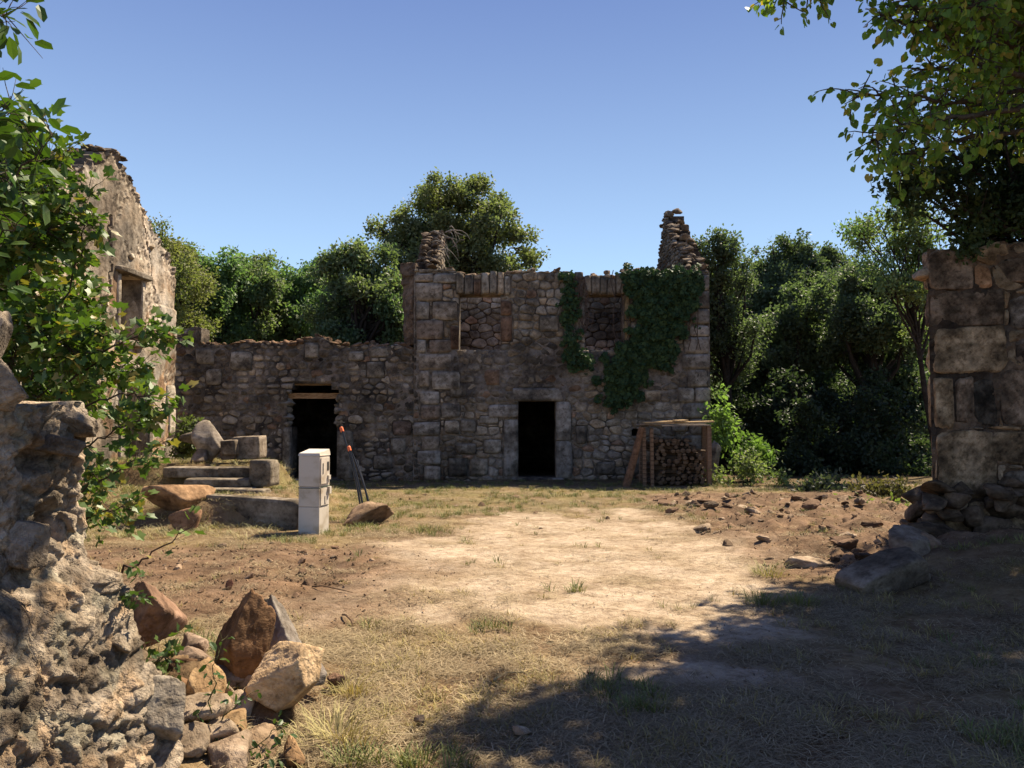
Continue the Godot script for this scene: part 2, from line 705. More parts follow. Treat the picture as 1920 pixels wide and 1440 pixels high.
# ---------------------------------------------------------------- ground
func soft_box(x: float, d: float, x0: float, x1: float, d0: float, d1: float, s: float) -> float:
	return smoothstep(x0 - s, x0 + s, x) * (1.0 - smoothstep(x1 - s, x1 + s, x)) * smoothstep(d0 - s, d0 + s, d) * (1.0 - smoothstep(d1 - s, d1 + s, d))

const KERB_A := Vector2(-2.98, 11.75)
const KERB_B := Vector2(-5.6, 13.3)

func hgt(x: float, d: float) -> float:
	var h := 0.05 * n2(x, d, 12.0) + 0.016 * n2(x, d, 60.0)
	# terrace held by the kerb stone, and the landing behind the steps
	if x < -2.6 and d > 9.5 and d < 19.0:
		var dir := (KERB_B - KERB_A).normalized()
		var rel := Vector2(x, d) - KERB_A
		var along := rel.dot(dir)
		var behind := rel.dot(Vector2(-dir.y, dir.x)) * -1.0
		var soft := lerpf(0.1, 1.3, smoothstep(1.0, 2.6, along))
		var t := smoothstep(-soft, 0.1, behind) * smoothstep(-0.2, 0.15, along)
		h += 0.4 * t * (1.0 - smoothstep(15.5, 18.5, d)) * (1.0 - smoothstep(-3.9, -3.15, x))
		h += 0.42 * soft_box(x, d, -8.5, -4.45, 14.55, 16.6, 0.16)
	# footmarks in the trodden middle
	h -= 0.012 * smoothstep(0.25, 0.5, n2(x * 1.4, d, 260.0)) * (1.0 - smoothstep(13.0, 16.0, d))
	# tilled bank on the right
	var bank := soft_box(x, d, 2.9, 9.0, 8.8, 17.5, 0.9)
	h += bank * (0.05 + 0.1 * n2(x, d, 75.0) + 0.08 * n2(x, d, 190.0) + 0.03 * n2(x, d, 420.0))
	h += 0.12 * soft_box(x, d, -3.4, -0.9, 7.0, 10.5, 0.9) * (0.3 + n2(x, d, 90.0) * 0.5)
	# earth heaped against the wall ends near the camera
	h += 0.34 * smoothstep(3.4, 5.2, x) * (1.0 - smoothstep(8.8, 10.6, d)) * smoothstep(5.0, 8.8, d)
	h += 0.16 * (1.0 - smoothstep(-1.9, -1.0, x)) * (1.0 - smoothstep(5.0, 6.6, d)) * smoothstep(-5.5, -4.5, x)
	# gentle fall into the wood
	h -= 0.9 * smoothstep(24.0, 60.0, d) * smoothstep(4.0, 9.0, absf(x))
	return h

# share of bare pale sand on the trodden path
func sand(x: float, d: float) -> float:
	var w := n2(x + 9.0, d, 28.0) * 0.75 + n2(x, d + 4.0, 90.0) * 0.3
	var cx := 0.55 + 0.14 * (d - 9.0)
	var half := 2.75 - absf(d - 9.0) * 0.16 - 0.7 * smoothstep(10.0, 14.5, d)
	var e := (half - absf(x - cx)) / 1.0
	e = minf(e, (14.6 - d) / 1.4)
	e = minf(e, (d - 6.1 + 0.25 * x) / 0.9)
	var second := (0.75 - Vector2((x - 2.6) / 2.2, (d - 5.4) / 0.5).length()) * 0.6
	return smoothstep(-0.1, 0.6, maxf(e, second) + w) * (1.0 - 0.42 * smoothstep(0.2, 0.5, n2(x * 0.7 + 31.0, d, 75.0) + 0.35 * n2(x, d, 330.0)))

func dirt(x: float, d: float) -> float:
	var w := n2(x, d, 40.0) * 0.5
	var right := soft_box(x + w, d + w, 2.7, 11.0, 8.3, 18.0, 0.4)
	var left := soft_box(x + w, d + w, -6.0, -1.0, 6.4, 10.2, 0.5)
	return maxf(right, left)

func make_ground() -> void:
	var xs := PackedFloat32Array()
	var ds := PackedFloat32Array()
	var x := 0.0
	var step := 0.075
	while x < 220.0:
		xs.push_back(x)
		if x > 0.0:
			xs.push_back(-x)
		step = 0.075 if x < 4.6 else step * 1.09
		x += step
	xs.sort()
	var d := -12.0
	while d < 320.0:
		ds.push_back(d)
		if d < 2.5:
			d += 0.8
		elif d < 9.0:
			d += 0.065
		elif d < 14.5:
			d += 0.1
		elif d < 20.0:
			d += 0.2
		else:
			d += maxf(0.4, (d - 18.0) * 0.16)
	var b := Buf.new()
	var sandc := Color(0.485, 0.39, 0.285)
	var dirtc := Color(0.2, 0.132, 0.083)
	var drygrass := Color(0.27, 0.2, 0.11)
	var green := Color(0.2, 0.19, 0.07)
	var litter := Color(0.13, 0.095, 0.05)
	for q in ds:
		for p in xs:
			var s := sand(p, q)
			var t := dirt(p, q)
			var c := drygrass.lerp(dirtc, clampf(0.45 + n2(p, q, 45.0) * 1.2 + 0.4 * n2(p, q, 260.0), 0, 1) * 0.75)
			c = c.lerp(green, 0.55 * smoothstep(13.6, 15.0, q) * (1.0 - smoothstep(19.0, 20.0, q)) * clampf(0.6 + n2(p, q, 55.0), 0, 1))
			c = c.lerp(dirtc * (1.0 + 0.5 * n2(p, q, 120.0)), t)
			c = c.lerp(sandc * (1.0 + 0.12 * n2(p, q, 100.0)), s * (1.0 - 0.8 * t))
			c = c.lerp(litter, smoothstep(19.5, 22.0, q))
			b.vert(Vector3(p, hgt(p, q), -q), c)
	var w := xs.size()
	for j in ds.size() - 1:
		for i in w - 1:
			var k := j * w + i
			b.quad(k, k + w, k + w + 1, k + 1)
	var g := put(self, "ground", build(b, true), M.soil)
	g.set_meta("kind", "structure")
	g.set_meta("label", "bare courtyard ground of pale trodden earth, brown dirt and dry grass")
	g.set_meta("category", "ground")

# ---------------------------------------------------------------- leaves and trees
func leaf_shape(kind: String, col: Color) -> Buf:
	var b := Buf.new()
	var pts := PackedVector2Array()
	match kind:
		"maple":
			for k in 11:
				var a := lerpf(-2.55, 2.55, k / 10.0)
				var rad: float = [0.46, 0.54, 0.43, 0.62, 0.45, 0.68, 0.45, 0.62, 0.43, 0.54, 0.46][k]
				pts.push_back(Vector2(sin(a), cos(a)) * rad + Vector2(0, 0.3))
		"heart":
			for k in 9:
				var a := lerpf(-2.9, 2.9, k / 8.0)
				var rad: float = [0.34, 0.46, 0.5, 0.5, 0.66, 0.5, 0.5, 0.46, 0.34][k]
				pts.push_back(Vector2(sin(a) * rad * 0.95, cos(a) * rad + 0.36))
		_:
			for k in 7:
				var t := k / 6.0
				var a := lerpf(-PI, PI, t)
				pts.push_back(Vector2(sin(a) * 0.27, 0.5 + cos(a) * 0.5))
	var mid := b.vert(Vector3(0, 0.0, -0.3 if kind != "oval" else -0.45), col)
	var ids := []
	for p in pts:
		ids.append(b.vert(Vector3(p.x, absf(p.x) * 0.28 - 0.1 * p.y * p.y, -p.y), col * (1.0 + 0.12 * p.x)))
	for k in ids.size() - 1:
		b.tri(mid, ids[k], ids[k + 1])
	return b

# a spray of small leaves about the origin, for crowns seen from afar
func spray(n: int, R: float, L: float, seed_: int) -> ArrayMesh:
	var r := seeded(seed_)
	var b := Buf.new()
	for k in n:
		var p := unit(r) * R * pow(r.randf(), 0.5)
		var nor := (unit(r) + Vector3.UP * 0.5).normalized()
		var ax := nor.cross(unit(r)).normalized()
		var bx := nor.cross(ax)
		var l := L * r.randf_range(0.7, 1.3)
		var c := Color.WHITE * r.randf_range(0.8, 1.15)
		var a0 := b.vert(p - ax * l * 0.5, c)
		var a1 := b.vert(p + bx * l * 0.3 + nor * l * 0.08, c)
		var a2 := b.vert(p + ax * l * 0.5, c)
		var a3 := b.vert(p - bx * l * 0.3 + nor * l * 0.08, c)
		b.quad(a0, a1, a2, a3)
	return build(b)

func basis_for(nor: Vector3, r: RandomNumberGenerator, s: float) -> Basis:
	var x := nor.cross(unit(r)).normalized()
	return Basis(x * s, nor * s, x.cross(nor) * s)

# lumps: [centre, radius]; the crown is leaves scattered in each lump, denser towards its skin, with gaps
func crown(root: Node3D, lumps: Array, mesh: Mesh, m: Material, per: float, ca: Color, cb: Color, seed_: int, gap := 0.0, squash := 0.72) -> void:
	var r := seeded(seed_)
	var places := []
	var tints := PackedColorArray()
	for l in lumps:
		var c: Vector3 = l[0]
		var rad: float = l[1]
		for k in int(per * rad * rad * (l[2] if l.size() > 2 else 1.0)):
			var u := unit(r)
			var p := c + u * Vector3(1, squash, 1) * rad * pow(r.randf(), 0.45) * (1.0 + 0.65 * n3(u * 1.4 + c, 95.0)) * 0.93
			if n3(p, 95.0) + 0.55 * n3(p, 240.0) < gap:
				continue
			places.append(Transform3D(basis_for(unit(r), r, r.randf_range(0.75, 1.3)), p - root.position))
			tints.push_back(ca.lerp(cb, clampf(r.randf() * 0.7 + 0.3 + 0.8 * n3(p, 40.0), 0, 1)) * r.randf_range(0.8, 1.2))
	scatter(root, "crown", mesh, m, places, tints)

func limbs(root: Node3D, base: Vector3, fork: Vector3, lumps: Array, rad: float, seed_: int, col := Color(0.055, 0.045, 0.038)) -> void:
	var r := seeded(seed_)
	var b := Buf.new()
	var mid := base.lerp(fork, 0.5) + Vector3(r.randf_range(-0.2, 0.2), 0, r.randf_range(-0.2, 0.2))
	b.tube(PackedVector3Array([base - root.position - Vector3(0, 0.2, 0), mid - root.position, fork - root.position]), PackedFloat32Array([rad * 1.25, rad, rad * 0.75]), 8, col)
	var stem := put(root, "trunk", build(b, true), M.bark)
	for l in lumps:
		var e: Vector3 = l[0]
		var q := Buf.new()
		var start := mid.lerp(fork, r.randf_range(0.2, 1.0))
		var bend := start.lerp(e, 0.5) + unit(r) * start.distance_to(e) * 0.13
		var tip := e + (e - bend) * 0.12
		q.tube(PackedVector3Array([start - root.position, start.lerp(bend, 0.6) - root.position, bend - root.position, e - root.position, tip - root.position]), PackedFloat32Array([rad * 0.5, rad * 0.42, rad * 0.33, rad * 0.17, 0.01]), 6, col)
		for t in 3:
			var s := bend.lerp(e, r.randf())
			q.tube(PackedVector3Array([s - root.position, s + unit(r) * l[1] * 0.5 - root.position, s + unit(r) * l[1] - root.position]), PackedFloat32Array([rad * 0.16, rad * 0.1, 0.006]), 5, col)
		put(stem, "limb", build(q, true), M.bark)

# marks: [px, py, radius in px] measured on the photograph at distance d
func tree(kind: String, label: String, category: String, group: String, d: float, marks: Array, ca: Color, cb: Color, mesh: Mesh, per: float, rad: float, seed_: int, gap := -0.12, foot := -1.0, deep := true) -> void:
	var r := seeded(seed_ + 500)
	var lumps := []
	var mean := Vector3.ZERO
	var low := 1e9
	for k in marks:
		var rr: float = k[2] * d / 1536.0
		var c := at(k[0] + r.randf_range(-0.35, 0.35) * k[2], k[1] + r.randf_range(-0.2, 0.3) * k[2], d + r.randf_range(-1.0, 1.0) * rr * 1.3)
		lumps.append([c, rr])
		mean += c
		low = minf(low, c.y)
		# foliage pads round each bough, with gaps between them
		lumps[lumps.size() - 1].append(0.22)
		for q in 9:
			var u := unit(r)
			lumps.append([c + u * rr * Vector3(1.05, 0.9, 0.9) * r.randf_range(0.65, 1.08), rr * r.randf_range(0.26, 0.48), 0.75])
		if k[2] > 28 and deep:
			lumps.append([c + Vector3(r.randf_range(-0.5, 0.5) * rr, r.randf_range(-0.7, 0.0) * rr, -rr * r.randf_range(1.2, 2.2)), rr, 0.4])
	mean /= marks.size()
	var bx := mean.x if foot < 0.0 else at(foot, 700, d).x
	var base := Vector3(bx, hgt(bx, -mean.z), mean.z)
	var o := thing(kind, label, category, base, group)
	var big := lumps.filter(func(l): return l[1] > 0.55 * float(marks[0][2]) * d / 1536.0)
	limbs(o, base, Vector3(lerpf(bx, mean.x, 0.6), lerpf(low, mean.y, 0.3), mean.z), big, rad * 0.75, seed_)
	crown(o, lumps, mesh, M.far_leaf, per, ca, cb, seed_, gap)

# branches near the camera with single leaves: mains are polylines
func leafy(root: Node3D, mains: Array, thick: float, twig_step: float, twig_len: float, leaf_step: float, leaf_kind: String, size: Vector2, cols: Array, m: Material, droop: float, seed_: int, singles: int, bark: Color) -> void:
	var r := seeded(seed_)
	var twigs := Buf.new()
	var places := []
	var off := root.position
	for line in mains:
		var pts := PackedVector3Array()
		for k in line.size() - 1:
			for q in 5:
				var t := q / 5.0
				var p: Vector3 = line[k].lerp(line[k + 1], t)
				pts.push_back(p - off + unit(r) * 0.018)
		pts.push_back(line[line.size() - 1] - off)
		var radii := PackedFloat32Array()
		for k in pts.size():
			radii.push_back(lerpf(thick, thick * 0.16, float(k) / (pts.size() - 1)))
		var b := Buf.new()
		b.tube(pts, radii, 6, bark)
		put(root, "branch", build(b, true), M.bark)
		var length := 0.0
		for k in pts.size() - 1:
			length += pts[k].distance_to(pts[k + 1])
		var count := int(length / twig_step)
		for k in count + 1:
			var t := lerpf(0.12, 1.0, (k + r.randf() * 0.8) / (count + 0.8))
			t = minf(t, 1.0)
			var f := t * (pts.size() - 1)
			var i0 := mini(int(f), pts.size() - 2)
			var p := pts[i0].lerp(pts[i0 + 1], f - i0)
			var dir := (pts[i0 + 1] - pts[i0]).normalized()
			dir = (dir * 0.8 + unit(r) * 1.0 + Vector3.UP * 0.15).normalized()
			var tl := twig_len * r.randf_range(0.4, 1.1)
			var line2 := PackedVector3Array([p])
			var segs := maxi(2, int(tl / leaf_step))
			for q in segs:
				dir = (dir + unit(r) * 0.22 + Vector3.DOWN * droop * 0.12).normalized()
				p += dir * tl / segs
				line2.push_back(p)
				for side in 2:
					if r.randf() < 0.25:
						continue
					var out := (dir * 0.5 + unit(r) + Vector3.DOWN * droop).normalized()
					var nor := (Vector3.UP * 1.1 + unit(r) * 0.8)
					nor = (nor - out * nor.dot(out)).normalized()
					var sc := r.randf_range(size.x, size.y)
					places.append(Transform3D(Basis(nor.cross(-out) * sc, nor * sc, -out * sc), p + out * sc * 0.45))
			var rad2 := PackedFloat32Array()
			for q in line2.size():
				rad2.push_back(lerpf(thick * 0.25, thick * 0.1, float(q) / (line2.size() - 1)))
			twigs.tube(line2, rad2, 4, bark * 1.2, false)
	put(root, "twigs", build(twigs, true), M.bark).set_meta("kind", "stuff")
	# the leaves that show largest are parts of their own
	places.sort_custom(func(a, c): return (a.origin + off).distance_squared_to(EYE) < (c.origin + off).distance_squared_to(EYE))
	var shapes := []
	for c in cols:
		shapes.append(build(leaf_shape(leaf_kind, c)))
	var own := mini(singles, places.size())
	for k in own:
		put(root, "leaf", shapes[pick(r, cols.size())], m, places[k])
	var left := places.slice(own)
	var tints := PackedColorArray()
	for k in left.size():
		tints.push_back(cols[pick(r, cols.size())] * r.randf_range(0.85, 1.15))
	if left.size():
		scatter(root, "leaves", build(leaf_shape(leaf_kind, Color.WHITE)), m, left, tints)

func pick(r: RandomNumberGenerator, n: int) -> int:
	return mini(int(pow(r.randf(), 2.0) * n), n - 1)   # the first colours are the common ones

# ---------------------------------------------------------------- the scene
func _ready() -> void:
	rng.seed = 7
	nz.seed = 11
	nz.frequency = 0.01
	nz.fractal_octaves = 3
	nz.noise_type = FastNoiseLite.TYPE_SIMPLEX
	cellnz.seed = 4
	cellnz.noise_type = FastNoiseLite.TYPE_CELLULAR
	cellnz.frequency = 1.0
	cellnz.fractal_type = FastNoiseLite.FRACTAL_NONE

	cellnz.cellular_return_type = FastNoiseLite.RETURN_CELL_VALUE
	jointnz.seed = 4
	jointnz.noise_type = FastNoiseLite.TYPE_CELLULAR
	jointnz.frequency = 1.0
	jointnz.fractal_type = FastNoiseLite.FRACTAL_NONE
	jointnz.cellular_return_type = FastNoiseLite.RETURN_DISTANCE2_SUB

	var cam := Camera3D.new()
	cam.name = "camera"
	add_child(cam)
	cam.position = EYE
	cam.rotation.x = TILT
	cam.fov = rad_to_deg(2.0 * atan(720.0 / 1536.0))
	cam.near = 0.05
	cam.far = 600.0

	var env := Environment.new()
	env.background_mode = Environment.BG_SKY
	var sm := ProceduralSkyMaterial.new()
	sm.sky_top_color = Color(0.036, 0.06, 0.187).linear_to_srgb()
	sm.sky_horizon_color = Color(0.325, 0.49, 0.64).linear_to_srgb()
	sm.sky_curve = 0.2
	sm.ground_bottom_color = Color(0.12, 0.1, 0.07).linear_to_srgb()
	sm.ground_horizon_color = Color(0.2, 0.22, 0.2).linear_to_srgb()
	sm.sun_angle_max = 1.0
	env.sky = Sky.new()
	env.sky.sky_material = sm
	env.tonemap_mode = Environment.TONE_MAPPER_LINEAR
	env.tonemap_exposure = 2.5
	env.sdfgi_enabled = true
	env.ssao_enabled = true
	env.ssil_enabled = true
	var we := WorldEnvironment.new()
	we.name = "environment"
	we.environment = env
	add_child(we)

	var sun := DirectionalLight3D.new()
	sun.name = "sun"
	add_child(sun)
	sun.look_at_from_position(SUN * 10.0, Vector3.ZERO)
	sun.light_color = Color(1.0, 0.94, 0.84)
	sun.light_energy = 1.6
	sun.light_angular_distance = 0.5
	sun.shadow_enabled = true

	make_materials()
	make_ground()
	make_house()
	make_wing()
	make_gable_house()
	make_right_wall()
	make_near_wall()
	make_steps()
	make_cabinet_and_conduits()
	make_wood_store()
	make_rubble_pile()
	make_loose_stones()
	make_ivy()
	make_trees()
	make_near_plants()
	make_grass()

const GREYS := [Color(0.34, 0.315, 0.28), Color(0.37, 0.335, 0.285), Color(0.31, 0.29, 0.26), Color(0.37, 0.315, 0.25), Color(0.28, 0.262, 0.24)]

func stone_tone(r: RandomNumberGenerator) -> Color:
	var c: Color = GREYS[r.randi() % 5]
	if r.randf() < 0.06:
		c = Color(0.34, 0.24, 0.18)
	return c * Color(1.02, 1.0, 0.95) * r.randf_range(1.0, 1.75)

# ---------------------------------------------------------------- the two-storey ruin
func make_house() -> void:
	var house := thing("ruined_house", "roofless two-storey stone ruin with dark rectangular doorway and two upper windows", "ruin")
	var Z := -22.0
	var o := Vector3(-2.65, 0, Z)
	var front := func(u): return 5.62 + (0.07 if u < 1.1 else 0.0) - 0.1 * smoothstep(1.1, 1.3, u) * (1.0 - smoothstep(2.6, 2.8, u)) - 0.12 * smoothstep(4.2, 4.4, u) * (1.0 - smoothstep(5.6, 5.8, u)) + 0.05 * n2(u, 3.0, 130.0) + 0.03 * n2(u, 8.0, 420.0)
	var door := Rect2(2.82, 0.08, 1.0, 2.03)
	var win_a := Rect2(1.22, 3.5, 1.12, 1.5)
	var win_b := Rect2(4.62, 3.5, 1.06, 1.5)
	var vent := Rect2(5.86, 1.18, 0.19, 0.2)
	var g := Color(0.45, 0.425, 0.385)
	var tan_ := Color(0.49, 0.43, 0.36)
	var red := Color(0.33, 0.215, 0.15)
	var blocks := []
	blocks.append([Rect2(2.66, 2.11, 1.4, 0.36), "lintel", 0.05, g * 0.9, 0.5])
	blocks.append([Rect2(2.42, 0.06, 0.4, 1.58), "door_jamb", 0.05, g * 0.95, 0.5])
	blocks.append([Rect2(2.02, 1.66, 0.8, 0.36), "door_jamb", 0.045, g, 0.5])
	blocks.append([Rect2(3.82, 0.06, 0.44, 1.0), "door_jamb", 0.05, g * 0.92, 0.5])
	blocks.append([Rect2(3.82, 1.07, 0.42, 1.03), "door_jamb", 0.05, g, 0.5])
	blocks.append([Rect2(2.6, -0.1, 1.45, 0.17), "door_sill", 0.12, g * 0.8, 0.6])
	# window jambs
	blocks.append([Rect2(2.34, 4.42, 0.3, 0.42), "window_jamb", 0.03, red, 0.45])
	blocks.append([Rect2(2.34, 3.72, 0.32, 0.68), "window_jamb", 0.03, red * 0.9, 0.45])
	blocks.append([Rect2(0.98, 3.5, 0.24, 0.66), "window_jamb", 0.03, red * 0.85, 0.45])
	blocks.append([Rect2(5.68, 4.3, 0.16, 0.66), "window_jamb", 0.03, Color(0.46, 0.35, 0.2), 0.45])
	blocks.append([Rect2(5.68, 3.5, 0.16, 0.78), "window_jamb", 0.03, Color(0.46, 0.34, 0.19), 0.45])
	blocks.append([Rect2(4.36, 3.95, 0.26, 0.9), "window_jamb", 0.03, g * 0.9, 0.45])
	# flat arches of upright stones
	var r := seeded(41)
	var u := 1.15
	while u < 2.62:
		var ww := r.randf_range(0.15, 0.24)
		var low := 5.0 + r.randf_range(-0.03, 0.02)
		var hi := r.randf_range(0.42, 0.62)
		blocks.append([Rect2(u, low, ww, hi), "voussoir", r.randf_range(0.03, 0.09), stone_tone(r) * 0.95, 0.4])
		u += ww + 0.015
	u = 4.34
	while u < 5.75:
		var ww := r.randf_range(0.16, 0.25)
		var hi := r.randf_range(0.4, 0.64)
		blocks.append([Rect2(u, 5.0 + r.randf_range(-0.02, 0.03), ww, hi), "voussoir", r.randf_range(0.03, 0.08), stone_tone(r) * 0.85, 0.4])
		u += ww + 0.015
	# left corner quoins
	var q := [[0.02, 5.34, 0.5, 0.22], [0.52, 5.3, 0.66, 0.27], [0.04, 4.82, 0.72, 0.48], [0.06, 4.32, 0.36, 0.49], [0.5, 4.3, 0.68, 0.5], [0.07, 3.78, 0.72, 0.52], [0.08, 3.42, 0.26, 0.35], [0.42, 3.4, 0.6, 0.37], [0.12, 2.95, 0.92, 0.44], [0.14, 2.5, 0.3, 0.43], [0.5, 2.42, 0.75, 0.5], [0.18, 2.02, 0.52, 0.36], [0.76, 1.66, 0.5, 0.4], [0.2, 1.62, 0.52, 0.38], [0.0, 1.2, 0.72, 0.36], [0.24, 0.8, 0.46, 0.38], [0.12, 0.42, 0.62, 0.36], [0.3, 0.0, 0.44, 0.38]]
	for k in q:
		blocks.append([Rect2(k[0], k[1], k[2], k[3]), "quoin", 0.03 + 0.02 * r.randf(), [g, tan_, g * 1.08, Color(0.33, 0.27, 0.22)][r.randi() % 4], 0.4])
	var qr := [[7.28, 3.4, 0.68, 0.44], [7.44, 3.86, 0.52, 0.3], [7.22, 2.98, 0.76, 0.4], [7.36, 2.5, 0.62, 0.46], [7.12, 2.08, 0.42, 0.4], [7.56, 2.1, 0.42, 0.38], [7.22, 1.66, 0.76, 0.4], [6.94, 1.3, 0.44, 0.34], [7.4, 1.22, 0.58, 0.42], [7.2, 0.8, 0.78, 0.4], [7.4, 0.4, 0.58, 0.38], [7.22, 0.0, 0.74, 0.38], [7.5, 5.1, 0.48, 0.42], [7.58, 4.62, 0.4, 0.46], [7.46, 4.2, 0.52, 0.4]]
	for k in qr:
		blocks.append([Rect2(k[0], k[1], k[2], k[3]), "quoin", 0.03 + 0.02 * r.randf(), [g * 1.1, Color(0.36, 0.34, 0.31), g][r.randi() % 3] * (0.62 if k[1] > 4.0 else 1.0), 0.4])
	# larger squared stones low on the wall
	for k in [[0.84, 1.22, 0.4, 0.38], [1.28, 1.28, 0.4, 0.34], [1.78, 1.5, 0.5, 0.22], [0.96, 0.1, 0.5, 0.48], [1.5, 0.12, 0.5, 0.44], [1.9, 0.72, 0.46, 0.36], [1.16, 0.68, 0.52, 0.3], [4.36, 0.95, 0.3, 0.5], [4.9, 0.15, 0.5, 0.34], [1.0, 2.2, 0.42, 0.4], [1.9, 2.55, 0.42, 0.42], [5.05, 2.5, 0.36, 0.3], [6.2, 2.1, 0.44, 0.3], [3.4, 4.0, 0.5, 0.42]]:
		blocks.append([Rect2(k[0], k[1], k[2], k[3]), "stone", 0.03 + 0.02 * r.randf(), stone_tone(r), 0.4])
	var band := func(x, y): return smoothstep(1.9, 2.5, y + 0.4 * n2(x, y, 130.0)) * (1.0 - smoothstep(3.3, 3.8, y + 0.3 * n2(x, y, 170.0)))
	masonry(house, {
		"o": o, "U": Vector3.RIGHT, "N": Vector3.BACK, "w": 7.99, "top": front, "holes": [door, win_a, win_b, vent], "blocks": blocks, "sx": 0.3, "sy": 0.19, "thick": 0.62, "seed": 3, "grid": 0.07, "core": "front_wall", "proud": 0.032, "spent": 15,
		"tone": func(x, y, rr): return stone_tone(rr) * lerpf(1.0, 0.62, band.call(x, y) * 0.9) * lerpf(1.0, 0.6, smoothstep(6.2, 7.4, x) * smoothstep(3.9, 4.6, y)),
		"mortar": func(x, y):
			var bd: float = band.call(x, y)
			var dep := lerpf(-0.022, 0.016, bd) + 0.022 * n2(x, y, 300.0) + 0.012 * n2(x, y, 800.0)
			return [dep, Color(0.34, 0.3, 0.255).lerp(Color(0.2, 0.185, 0.17), clampf(bd * 0.8 + n2(x, y, 160.0), 0, 1))]})
	coping(house, o, Vector3.RIGHT, Vector3.BACK, 0.9, 7.4, front, 46, 0.17, 0.6, 6, Color(0.36, 0.3, 0.24), Color(0.3, 0.22, 0.15))
	# side walls with what is left of the gables, and the back wall
	var slope := func(u): return 5.6 + 0.7 * u
	var right_top := func(w): return (5.6 + 0.71 * (6.0 - w) + 0.1 * n2(w, 1.0, 200.0) if w > 3.05 else maxf(4.9 + 1.05 * w, 7.72 - 1.1 * (3.05 - w)) if w > 1.2 else 5.2) + 0.05 * n2(w, 2.0, 500.0)
	masonry(house, {
		"o": Vector3(4.72, 0, -28), "U": Vector3.BACK, "N": Vector3.LEFT, "w": 5.98, "top": right_top, "holes": [], "blocks": [], "sx": 0.26, "sy": 0.11, "thick": 0.6, "seed": 5, "grid": 0.14, "low": 2.9, "core": "side_wall", "spent": 200, "proud": 0.05,
		"tone": func(x, y, rr): return stone_tone(rr) * 0.8, "mortar": func(x, y): return [-0.03 + 0.03 * n2(x, y, 300.0), Color(0.16, 0.125, 0.1)]})
	coping(house, Vector3(4.72, 0, -28), Vector3.BACK, Vector3.LEFT, 1.2, 5.95, right_top, 60, 0.22, 0.62, 9, Color(0.36, 0.31, 0.25), Color(0.27, 0.21, 0.16))
	var left_top := func(w): return (5.7 + 0.72 * w if w < 2.0 else 7.14 - 1.9 * (w - 2.0) if w < 3.0 else 5.1) + 0.08 * n2(w, 5.0, 300.0)
	masonry(house, {
		"o": Vector3(-2.03, 0, -22.02), "U": Vector3.FORWARD, "N": Vector3.RIGHT, "w": 5.98, "top": left_top, "holes": [], "blocks": [], "sx": 0.26, "sy": 0.12, "thick": 0.6, "seed": 6, "grid": 0.14, "low": 2.9, "core": "side_wall", "spent": 200, "proud": 0.05,
		"tone": func(x, y, rr): return stone_tone(rr), "mortar": func(x, y): return [-0.03 + 0.03 * n2(x, y, 300.0), Color(0.19, 0.145, 0.11)]})
	coping(house, Vector3(-2.03, 0, -22.02), Vector3.FORWARD, Vector3.RIGHT, 0.05, 2.6, left_top, 34, 0.2, 0.6, 12, Color(0.36, 0.31, 0.26), Color(0.3, 0.23, 0.17))
	var back_top := func(w): return 6.2 + 0.12 * n2(w, 9.0, 150.0)
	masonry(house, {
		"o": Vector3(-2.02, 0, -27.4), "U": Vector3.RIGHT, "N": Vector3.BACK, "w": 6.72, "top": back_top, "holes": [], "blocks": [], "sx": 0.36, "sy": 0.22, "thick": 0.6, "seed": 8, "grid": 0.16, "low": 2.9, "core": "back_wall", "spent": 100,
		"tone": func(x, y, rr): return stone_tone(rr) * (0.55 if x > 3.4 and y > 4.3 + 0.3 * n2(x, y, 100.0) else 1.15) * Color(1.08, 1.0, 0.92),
		"mortar": func(x, y): return [-0.03 + 0.02 * n2(x, y, 300.0), Color(0.2, 0.15, 0.11)]})
	# vault over the dark ground floor, and its walls
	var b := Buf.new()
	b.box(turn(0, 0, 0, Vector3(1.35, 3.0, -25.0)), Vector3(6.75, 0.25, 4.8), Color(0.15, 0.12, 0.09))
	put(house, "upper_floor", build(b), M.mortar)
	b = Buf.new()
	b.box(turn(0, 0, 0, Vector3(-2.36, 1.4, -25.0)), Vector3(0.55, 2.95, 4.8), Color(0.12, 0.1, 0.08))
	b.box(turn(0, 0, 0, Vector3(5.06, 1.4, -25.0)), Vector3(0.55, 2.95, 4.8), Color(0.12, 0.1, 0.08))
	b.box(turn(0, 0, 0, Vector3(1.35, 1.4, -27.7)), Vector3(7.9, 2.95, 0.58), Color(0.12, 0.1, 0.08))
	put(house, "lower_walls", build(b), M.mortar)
	# scar of the broken wall at the left corner
	var sc := Buf.new()
	for k in 9:
		var y := 3.8 + k * 0.24
		sc.append(rock_buf(300 + k, 9, Vector3(0.3 + 0.06 * sin(k * 1.7), 0.36, 0.5), 8, 0.11, Color(0.3, 0.225, 0.17), Color(0.15, 0.115, 0.09), 0.85, 20.0), turn(0, k * 0.15, 0.05 * sin(k * 2.3), Vector3(-2.77 - 0.03 * sin(k * 0.9), y, -22.35)))
	put(house, "wall_scar", build(sc), M.mortar)
	# rooms hold no light: boarded vent
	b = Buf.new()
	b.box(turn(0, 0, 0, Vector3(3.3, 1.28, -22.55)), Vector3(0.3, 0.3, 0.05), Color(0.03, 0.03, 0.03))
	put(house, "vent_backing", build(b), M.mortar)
	settle(house, Vector3(1.35, 0, -22))
	# bare vine stems hanging over the left gable
	var vine := thing("dead_vine", "bare grey vine stems hanging over the broken left gable of the ruin", "vine", Vector3(-2.2, 6.5, -22.6))
	var rv := seeded(77)
	var vb := Buf.new()
